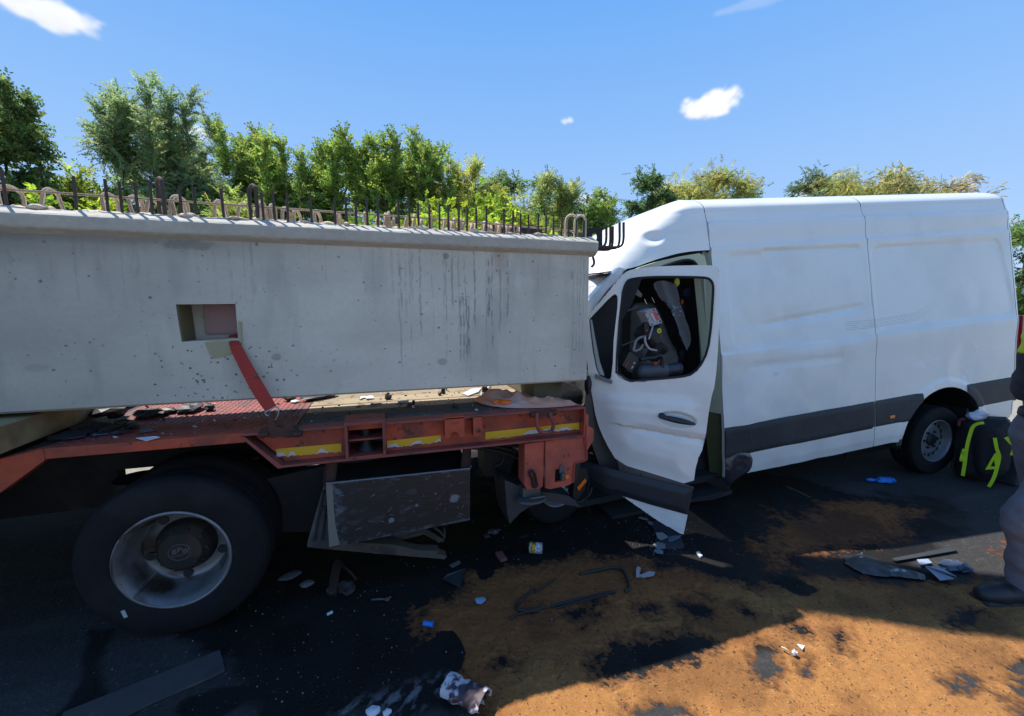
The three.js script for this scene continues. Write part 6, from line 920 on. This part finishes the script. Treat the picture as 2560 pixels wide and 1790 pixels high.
  const paper = [
    ['white_wrapper', [[902, 992], [931, 990], [936, 996], [918, 997], [912, 994], [900, 998]], M.paper, 'white wrapper with blue print on the sunlit planks', 'wrapper'],
    ['flat_card', [[340, 1096], [388, 1092], [400, 1094], [366, 1103]], M.paper, 'white flat card near the front edge of the checker plate', 'card'],
    ['grey_chip', [[346, 1074], [378, 1071], [384, 1077], [352, 1082]], M.greyChip, 'pale grey chip on the shaded checker plate', 'chip'],
    ['glass_shard', [[222, 1080], [262, 1076], [272, 1085], [232, 1089]], std([.12, .16, .22], .2), 'bluish glass shard among black splinters on the checker plate', 'glass shard'],
    ['small_card', [[994, 1003], [1022, 1001], [1022, 1005], [994, 1007]], std([.25, .27, .32], .6), 'narrow grey card at the shadow edge on the planks', 'card'],
    ['metal_strip', [[926, 1010], [954, 1008], [954, 1011], [926, 1013]], M.darkSteel, 'thin dark strip on planks near the lock pocket', 'strip'],
    ['white_pieces', [[1155, 984], [1180, 972], [1204, 970], [1196, 980], [1170, 990]], phys([.8, .8, .82], .3, { transmission: .4, thickness: 0 }), 'clear crumpled film on the sunlit planks left of the lamp housing', 'film'],
  ];
  for (const [n, pts, m, l, c] of paper) solo(n, slab(pts.map((p, i) => dk(...p, .004 + .004 * (i % 2))), [0, 1, 0], .003), m, l, c);
  const im = new THREE.InstancedMesh(boxUV(new THREE.IcosahedronGeometry(1, 0)), std([.16, .15, .14], .6), 420); im.name = 'deck_crumbs'; seed(590); const m4 = new THREE.Matrix4(), q4 = new THREE.Quaternion();
  for (let i = 0; i < 420; i++) { const s = .002 + .007 * Math.pow(rnd(), 3); im.setMatrixAt(i, m4.compose(V(rr(-1.4, 1.2), Y - .002 + s * .4, -2.46 - .8 * Math.pow(rnd(), 1.2)), q4.setFromEuler(new THREE.Euler(rr(0, 6), rr(0, 6), 0)), V(s * rr(.6, 2.5), s * .5, s))); im.setColorAt(i, rnd() < .3 ? col(2.6, 2.6, 2.6) : col(.25, .25, .25)); }
  Object.assign(im.userData, { label: 'small crumbs and splinters scattered over the trailer deck', category: 'crumbs', kind: 'stuff' }); im.castShadow = im.receiveShadow = true; scene.add(im);
}

// ---------------------------------------------------------------- trees and shrubs beyond the trailer
function sprayGeo(s, n, len, leafL, leafW, droop) {
  seed(s); const pos = [];
  for (let i = 0; i < n; i++) {
    const f = (i + .5) / n, side = i % 2 ? 1 : -1, b = V(rr(-.01, .01), -droop * f * f * len, f * len), d = V(side * rr(.5, 1), rr(-.5, .35) - droop * .6, rr(.2, .9)).normalize(), w = V(0, 1, 0).cross(d).normalize().applyAxisAngle(d, rr(-.9, .9)), n_ = d.clone().cross(w), L = leafL * rr(.7, 1.2), W = leafW * rr(.8, 1.15);
    const tip = b.clone().addScaledVector(d, L).addScaledVector(n_, -L * .12), m = b.clone().addScaledVector(d, L * .45), a = m.clone().addScaledVector(w, W).addScaledVector(n_, W * .25), c = m.clone().addScaledVector(w, -W).addScaledVector(n_, W * .25);
    for (const q of [b, a, tip, b, tip, c]) pos.push(q.x, q.y, q.z);
  }
  const g = new THREE.BufferGeometry(); g.setAttribute('position', new THREE.Float32BufferAttribute(pos, 3)); g.computeVertexNormals(); return boxUV(g);
}
const leafMat = (c, t = .35) => phys([1, 1, 1], 1, { color: col(...c), transmission: t, thickness: 0, specularIntensity: .35 });
const barkM = std([1, 1, 1], .95, { map: grime([.07, .055, .042], [.035, .03, .025], [.10, .09, .07], .8, 601), bumpMap: bumpFine, bumpScale: .006 });
const SPR = { round: sprayGeo(1, 11, .34, .085, .034, .15), fine: sprayGeo(2, 20, .36, .07, .026, .2), willow: sprayGeo(3, 22, .40, .085, .018, .4), broad: sprayGeo(4, 8, .26, .11, .05, .1), feather: sprayGeo(5, 22, .42, .062, .021, .35) };
function tree(name, label, category, group, o) {
  seed(o.s * 7919 + 13);
  const b = onY(o.px, 900, 0), dir = ray(o.px, o.top); dir.y = 0; // along the ground at forward depth o.d
  const base = V(camera.position.x + dir.x * o.d, 0, camera.position.z + dir.z * o.d);
  const topY = EYE + ray(o.px, o.top).y * o.d, H = topY - .1 - (o.d > 20 ? .05 : .22), W = o.w / FOCAL * o.d / 2 * 1.5;
  base.y = .1; const t = thing(name, label, category, base.toArray(), 0, group);
  const dF = base.clone().sub(camera.position).setY(0).dot(cH), lob = Math.sqrt(W);
  // crown outline: a lumpy dome; branch ends stay under it, leaves spill over it
  const env = (x, z) => { const rq = Math.min(1.15, Math.hypot(x, z) / W), HP = Math.min(H, H * (1 + (x * cH.x + z * cH.z) / dF)); return HP * (1.0 - (o.d > 24 ? .2 : .34) * rq * rq) * (.80 + .32 * fbm(x * 1.6 / lob + o.s * 9, z * 1.3 / lob + 50, 2, o.s)); }, under = v => { const h = Math.min(H, env(v.x, v.z)); if (v.y > h) v.y = h * rr(.82, 1); return v; };
  const limbs = [], tips = [], up = o.up ?? .5, low = o.low ?? .25, nL = o.limbs ?? 9;
  const nTrunk = o.shrub ? 4 : 1;
  for (let k = 0; k < nTrunk; k++) {
    const lean = o.shrub ? W * .45 : .12 * H * (o.lean ?? .3), az = rr(0, 6.28), tx = Math.cos(az) * lean * rr(.3, 1), tz = Math.sin(az) * lean * rr(.3, 1), hT = Math.min(H * (o.shrub ? rr(.75, 1) : .92), env(tx, tz) * .95);
    const tr_ = [V(0, -.2, 0), V(tx * .2, hT * .3, tz * .2), V(tx * .6 + rr(-.1, .1), hT * .65, tz * .6), V(tx, hT, tz)], tc = new THREE.CatmullRomCurve3(tr_), r0 = o.shrub ? .03 : (H * .016 + .02) * (o.d > 24 ? .55 : 1);
    const g = new THREE.TubeGeometry(tc, 12, 1, 7), gp = g.attributes.position; for (let i = 0; i <= 12; i++) for (let j = 0; j <= 7; j++) { const q = i * 8 + j, c = tc.getPointAt(i / 12), r = mix(r0, r0 * .07, Math.pow(i / 12, .8)); gp.setXYZ(q, c.x + (gp.getX(q) - c.x) * r, c.y + (gp.getY(q) - c.y) * r, c.z + (gp.getZ(q) - c.z) * r); }
    limbs.push(g.toNonIndexed()); tips.push([tc.getPointAt(.8), tc.getPointAt(1)]);
    const n = Math.ceil(nL / nTrunk);
    for (let i = 0; i < n; i++) {
      const f = mix(low, .97, (i + rnd()) / n), p0 = tc.getPointAt(f), a = i * 2.4 + rr(-.5, .5) + k, tt = (f - low) / (1 - low) - (o.skew ? .32 : .48), sp = W * Math.sqrt(Math.max(.08, 1 - tt * tt / (o.skew ? .5 : .36))) * rr(.65, 1.08), rise = H * (.10 + .16 * rnd()) * up * 2 * (1.15 - f);
      const mid = p0.clone().add(V(Math.cos(a) * sp * .5, rise * .35, Math.sin(a) * sp * .5)), end = under(p0.clone().add(V(Math.cos(a) * sp, rise, Math.sin(a) * sp))); under(mid);
      const c = new THREE.CatmullRomCurve3([p0, mid, end]); limbs.push(new THREE.TubeGeometry(c, 6, r0 * (o.d > 24 ? .14 : .22), 5).toNonIndexed());
      for (let j = 0; j < (o.sub ?? 7) + 5; j++) { const q = c.getPointAt(rr(.25, 1)), aa = rr(0, 6.28), L = W * rr(.15, .36), e = q.clone().add(V(Math.cos(aa) * L, L * rr(-.35, .5), Math.sin(aa) * L)); under(e); limbs.push(new THREE.TubeGeometry(new THREE.LineCurve3(q, e), 2, r0 * .09 + .004, 4).toNonIndexed()); tips.push([q, e]); }
    }
  }
  for (let i = 0; i < (o.shoots ?? 0); i++) { const a = rr(0, 6.28), r = W * rr(.1, .75), p = V(Math.cos(a) * r, H * rr(.62, .8), Math.sin(a) * r), e = p.clone().add(V(rr(-.35, .35) * W * .6, H * rr(.14, .32), rr(-.3, .3) * W * .5)), arch = o.arch ?? .1, m = p.clone().lerp(e, .6).add(V(0, arch, 0)); if (e.y > H) { e.y = H; } const c = new THREE.CatmullRomCurve3([p, m, e.clone().add(V(rr(-1, 1) * arch * 2, -arch * .6, 0))]); limbs.push(new THREE.TubeGeometry(c, 8, .010, 4).toNonIndexed()); for (let j = 0; j < 9; j++) { const q = c.getPointAt(j / 9), q2 = c.getPointAt((j + 1) / 9); tips.push([q, q2, .4]); } }
  part('trunk', limbs.map(boxUV), barkM, t);
  const N = Math.round((o.n ?? 1500) * 1.5), geo = SPR[o.spr ?? 'round'], im = new THREE.InstancedMesh(geo, leafMat([1, 1, 1], .58), N); im.name = numbered('crown'); im.userData.kind = 'stuff'; im.castShadow = im.receiveShadow = true;
  const m4 = new THREE.Matrix4(), q4 = new THREE.Quaternion(), sc = o.sc ?? 1, c0 = o.c, sp = o.spread ?? (o.d > 24 ? .42 : .27);
  for (let i = 0; i < N; i++) {
    const [p, e, k] = tips[Math.floor(rnd() * tips.length)], f = Math.pow(rnd(), .8), R = sp * (k ?? 1) * lob * rr(.3, 1.1), q = p.clone().lerp(e, f).add(V(rr(-1, 1) * R, rr(-.8, .8) * R, rr(-1, 1) * R)); if (q.y > H + .1) q.y = H - rnd() * .3;
    if (q.y < .05) q.y = .05 + rnd() * .4;
    const d = e.clone().sub(p).normalize().multiplyScalar(.8).add(V(rr(-1, 1), rr(-.7, .8), rr(-1, 1))).add(V(q.x, 0, q.z).multiplyScalar(.35 / W)).normalize();
    q4.setFromUnitVectors(V(0, 0, 1), d); q4.multiply(new THREE.Quaternion().setFromAxisAngle(V(0, 0, 1), rr(-1, 1))); const s = sc * rr(.75, 1.25);
    im.setMatrixAt(i, m4.compose(q, q4, V(s, s, s)));
    const v = rr(.45, 1.7) * (o.shrub ? 1.25 : 1.45), y = rr(-.15, .3); im.setColorAt(i, col(c0[0] * v * (1 + y * 1.6), c0[1] * v * (1 + y * .5), c0[2] * v));
  }
  t.add(im); return t;
}
const cDark = [.09, .15, .04], cMid = [.16, .235, .05], cLight = [.20, .27, .045], cBlue = [.15, .215, .095], cWil = [.28, .32, .08], cYel = [.26, .28, .085], cBright = [.22, .32, .03];
for (const [n, l, c, o] of [
  ['leafy_tree', 'tall dark dense tree at the far left edge', 'tree', { px: -20, top: 190, w: 130, d: 11, s: 1, c: cDark, n: 3200, limbs: 14, sub: 9, low: .15, spr: 'round', shoots: 8 }],
  ['leafy_tree', 'yellow green bushy tree beside the dark tree at far left', 'tree', { px: 190, top: 338, w: 150, d: 12.5, s: 2, c: cLight, n: 2400, limbs: 12, sub: 8, low: .1, spr: 'round' }],
  ['leafy_tree', 'big blue green feathery tree, tallest one left of the middle', 'tree', { px: 388, top: 234, w: 250, d: 14, s: 3, c: cBlue, n: 4600, limbs: 18, sub: 9, low: .12, spr: 'feather', sc: 1.0, shoots: 14 }],
  ['leafy_tree', 'dark tree partly behind the big feathery tree on its right side', 'tree', { px: 500, top: 380, w: 130, d: 15.5, s: 4, c: cDark, n: 1800, limbs: 11, low: .1, spr: 'round' }],
  ['leafy_tree', 'light green tree with loose upright twigs next to the small cloud', 'tree', { px: 625, top: 312, w: 160, d: 15, s: 5, c: cMid, n: 2000, limbs: 12, low: .12, spr: 'round', shoots: 14, arch: .05 }],
  ['leafy_tree', 'green tree with short spiky shoots left of centre', 'tree', { px: 760, top: 352, w: 190, d: 14.5, s: 6, c: cMid, n: 2100, limbs: 14, low: .1, spr: 'round', shoots: 20 }],
  ['leafy_tree', 'green tree whose two long shoots lean up to the left', 'tree', { px: 910, top: 332, w: 190, d: 14.5, s: 7, c: [.15, .225, .04], n: 2600, limbs: 14, low: .1, spr: 'round', shoots: 22 }],
  ['leafy_tree', 'green tree with one thin tall shoot right of centre', 'tree', { px: 1050, top: 338, w: 170, d: 15, s: 8, c: cMid, n: 2300, limbs: 13, low: .1, spr: 'round', shoots: 18 }],
  ['willow', 'pale yellow green willow above the bright hedge', 'tree', { px: 1160, top: 400, w: 180, d: 16, s: 9, c: cWil, n: 2600, limbs: 14, low: .1, spr: 'willow', shoots: 4 }],
  ['leafy_tree', 'darker poplar rising between two pale willows', 'tree', { px: 1258, top: 380, w: 150, d: 20, s: 10, c: [.11, .17, .06], n: 2000, limbs: 13, low: .15, spr: 'round', skew: .6, shoots: 4, sc: 1.1 }],
  ['willow', 'pale willow right of the poplar, with drooping tips', 'tree', { px: 1320, top: 440, w: 170, d: 17, s: 11, c: [.22, .27, .09], n: 2200, limbs: 12, low: .1, spr: 'willow', shoots: 4 }],
  ['leafy_tree', 'small dark tree with spreading arched branches near the beam end', 'tree', { px: 1425, top: 448, w: 130, d: 18, s: 12, c: [.10, .17, .045], n: 1300, limbs: 9, low: .1, spr: 'round', shoots: 7, arch: .25 }],
  ['leafy_tree', 'small tree with drooping arched branches just left of the van roof', 'tree', { px: 1525, top: 462, w: 140, d: 18.5, s: 13, c: cMid, n: 1100, limbs: 8, low: .1, spr: 'round', shoots: 9, arch: .35 }],
  ['leafy_tree', 'slim dark tree standing tall on its own above the van nose', 'tree', { px: 1640, top: 352, w: 84, d: 22, s: 14, c: [.08, .14, .05], n: 1900, limbs: 14, low: .2, spr: 'round', skew: .6, sc: 1.1 }],
  ['willow', 'pale yellowish shrub tree right behind the start of the van roof', 'tree', { px: 1705, top: 394, w: 150, d: 26, s: 15, c: cYel, n: 2295, limbs: 11, low: .1, spr: 'willow', sc: 1.3 }],
  ['willow', 'round yellow green willow above the front part of the van roof', 'tree', { px: 1800, top: 379, w: 150, d: 27, s: 16, c: cYel, n: 3240, limbs: 13, low: .1, spr: 'willow', sc: 1.3 }],
  ['leafy_tree', 'dark green tree half hidden right of the round willow', 'tree', { px: 1870, top: 402, w: 110, d: 29, s: 17, c: [.10, .165, .06], n: 2025, limbs: 10, low: .1, spr: 'round', sc: 1.3 }],
  ['leafy_tree', 'single dark tree top peeking above the middle of the van roof', 'tree', { px: 2028, top: 386, w: 90, d: 32, s: 18, c: [.11, .16, .08], n: 1620, limbs: 9, low: .2, spr: 'round', sc: 1.3 }],
  ['willow', 'low yellowish tree over the roof seam of the van', 'tree', { px: 2130, top: 388, w: 190, d: 30, s: 19, c: cYel, n: 2025, limbs: 11, low: .1, spr: 'willow', sc: 1.3 }],
  ['willow', 'sparse yellowish tree over the rear half of the van roof', 'tree', { px: 2250, top: 370, w: 170, d: 30, s: 20, c: [.27, .275, .11], n: 2700, limbs: 16, low: .1, spr: 'fine', sc: 1.2 }],
  ['willow', 'sparse pale brownish tree, the last one above the van roof', 'tree', { px: 2365, top: 372, w: 150, d: 31, s: 21, c: [.31, .29, .18], n: 1755, limbs: 16, low: .1, spr: 'fine', sc: 1.2 }],
  ['leafy_tree', 'dark green tree at the right edge behind the van rear', 'tree', { px: 2590, top: 470, w: 190, d: 17, s: 22, c: [.10, .17, .045], n: 2200, limbs: 12, low: .08, spr: 'round' }],
]) tree(n, l, c, 'trees in a row beyond the trailer', o);
for (const [l, o] of [
  ['bright green dense hedge bush in the middle above the rebar', { px: 1155, top: 432, w: 300, d: 11, s: 31, c: cBright, n: 4200, limbs: 22, sub: 8, low: .1, spr: 'broad', shrub: true, sc: .8 }],
  ['light green shrub behind the rebar near the left lifting loop', { px: 555, top: 426, w: 110, d: 11, s: 32, c: [.26, .34, .08], n: 900, limbs: 10, low: .1, spr: 'willow', shrub: true }],
  ['small bright shrub behind the far left rebar', { px: 60, top: 424, w: 90, d: 9.5, s: 33, c: cBright, n: 700, limbs: 8, low: .1, spr: 'broad', shrub: true }],
  ['low bright shrub under the big feathery tree', { px: 260, top: 436, w: 190, d: 10, s: 34, c: cBright, n: 1500, limbs: 12, low: .1, spr: 'broad', shrub: true }],
  ['low bright shrub under the centre left trees', { px: 700, top: 478, w: 240, d: 10.5, s: 35, c: [.17, .28, .03], n: 1700, limbs: 12, low: .1, spr: 'broad', shrub: true }],
  ['low green shrub beneath the tree with two long shoots', { px: 900, top: 478, w: 220, d: 11, s: 36, c: [.15, .25, .035], n: 1700, limbs: 12, low: .1, spr: 'broad', shrub: true }],
  ['small bright shrub just right of the hedge bush', { px: 1345, top: 495, w: 80, d: 11, s: 37, c: cBright, n: 700, limbs: 8, low: .1, spr: 'broad', shrub: true }],
  ['bright shrub in front of the van nose, left one', { px: 1500, top: 513, w: 120, d: 13, s: 38, c: cBright, n: 1000, limbs: 9, low: .1, spr: 'broad', shrub: true }],
  ['bright shrub in front of the van nose, right one', { px: 1590, top: 483, w: 170, d: 14, s: 39, c: cBright, n: 1400, limbs: 10, low: .1, spr: 'broad', shrub: true }],
  ['yellow green shrub between the far left tree and the big feathery tree', { px: 150, top: 372, w: 130, d: 13, s: 41, c: [.20, .27, .045], n: 1500, limbs: 14, low: .1, spr: 'round', shrub: true }],
  ['green shrub filling the gap right of the big feathery tree', { px: 560, top: 430, w: 170, d: 13, s: 42, c: cMid, n: 1500, limbs: 14, low: .1, spr: 'round', shrub: true }],
  ['mid green shrub in the dip left of the pale willow', { px: 1010, top: 440, w: 200, d: 13, s: 43, c: cMid, n: 1700, limbs: 14, low: .1, spr: 'round', shrub: true }],
  ['mid green shrub behind the rebar right of the bright hedge bush', { px: 1330, top: 470, w: 170, d: 14, s: 44, c: [.13, .2, .05], n: 1500, limbs: 14, low: .1, spr: 'round', shrub: true }],
  ['dark low shrub filling the gap under the left trees', { px: 420, top: 448, w: 180, d: 12, s: 40, c: cDark, n: 1300, limbs: 10, low: .1, spr: 'round', shrub: true }],
]) tree('shrub', l, 'shrub', 'shrubs in front of the trees', o);

{  // added unseen bar on a post, placed to shade the road
  const S = V(-.328, .862, -.388), at = (x, z, y) => V(x, 0, z).addScaledVector(S, y / S.y), a = at(2.3, -1.78, 7), b = at(16, 5.8, 7.8), c = b.clone().add(V(1.2, 0, .7)), d = b.clone().sub(a).normalize(), s = V(-d.z, 0, d.x).normalize().multiplyScalar(.27), shade_caster = new THREE.Group(); shade_caster.name = 'shade_caster'; shade_caster.position.set(c.x, 0, c.z); scene.add(shade_caster); structure(shade_caster);
  const shade_bar = wpart('shade_bar', [slab([a.clone().sub(s), a.clone().add(s), c.clone().add(s), c.clone().sub(s)], [0, -1, 0], .5)], std([.5, .3, .03], .5), shade_caster); wpart('shade_post', box2(c.x - .3, c.x + .3, 0, c.y, c.z - .3, c.z + .3), M.darkSteel, shade_caster);
}
renderer.render(scene, camera);
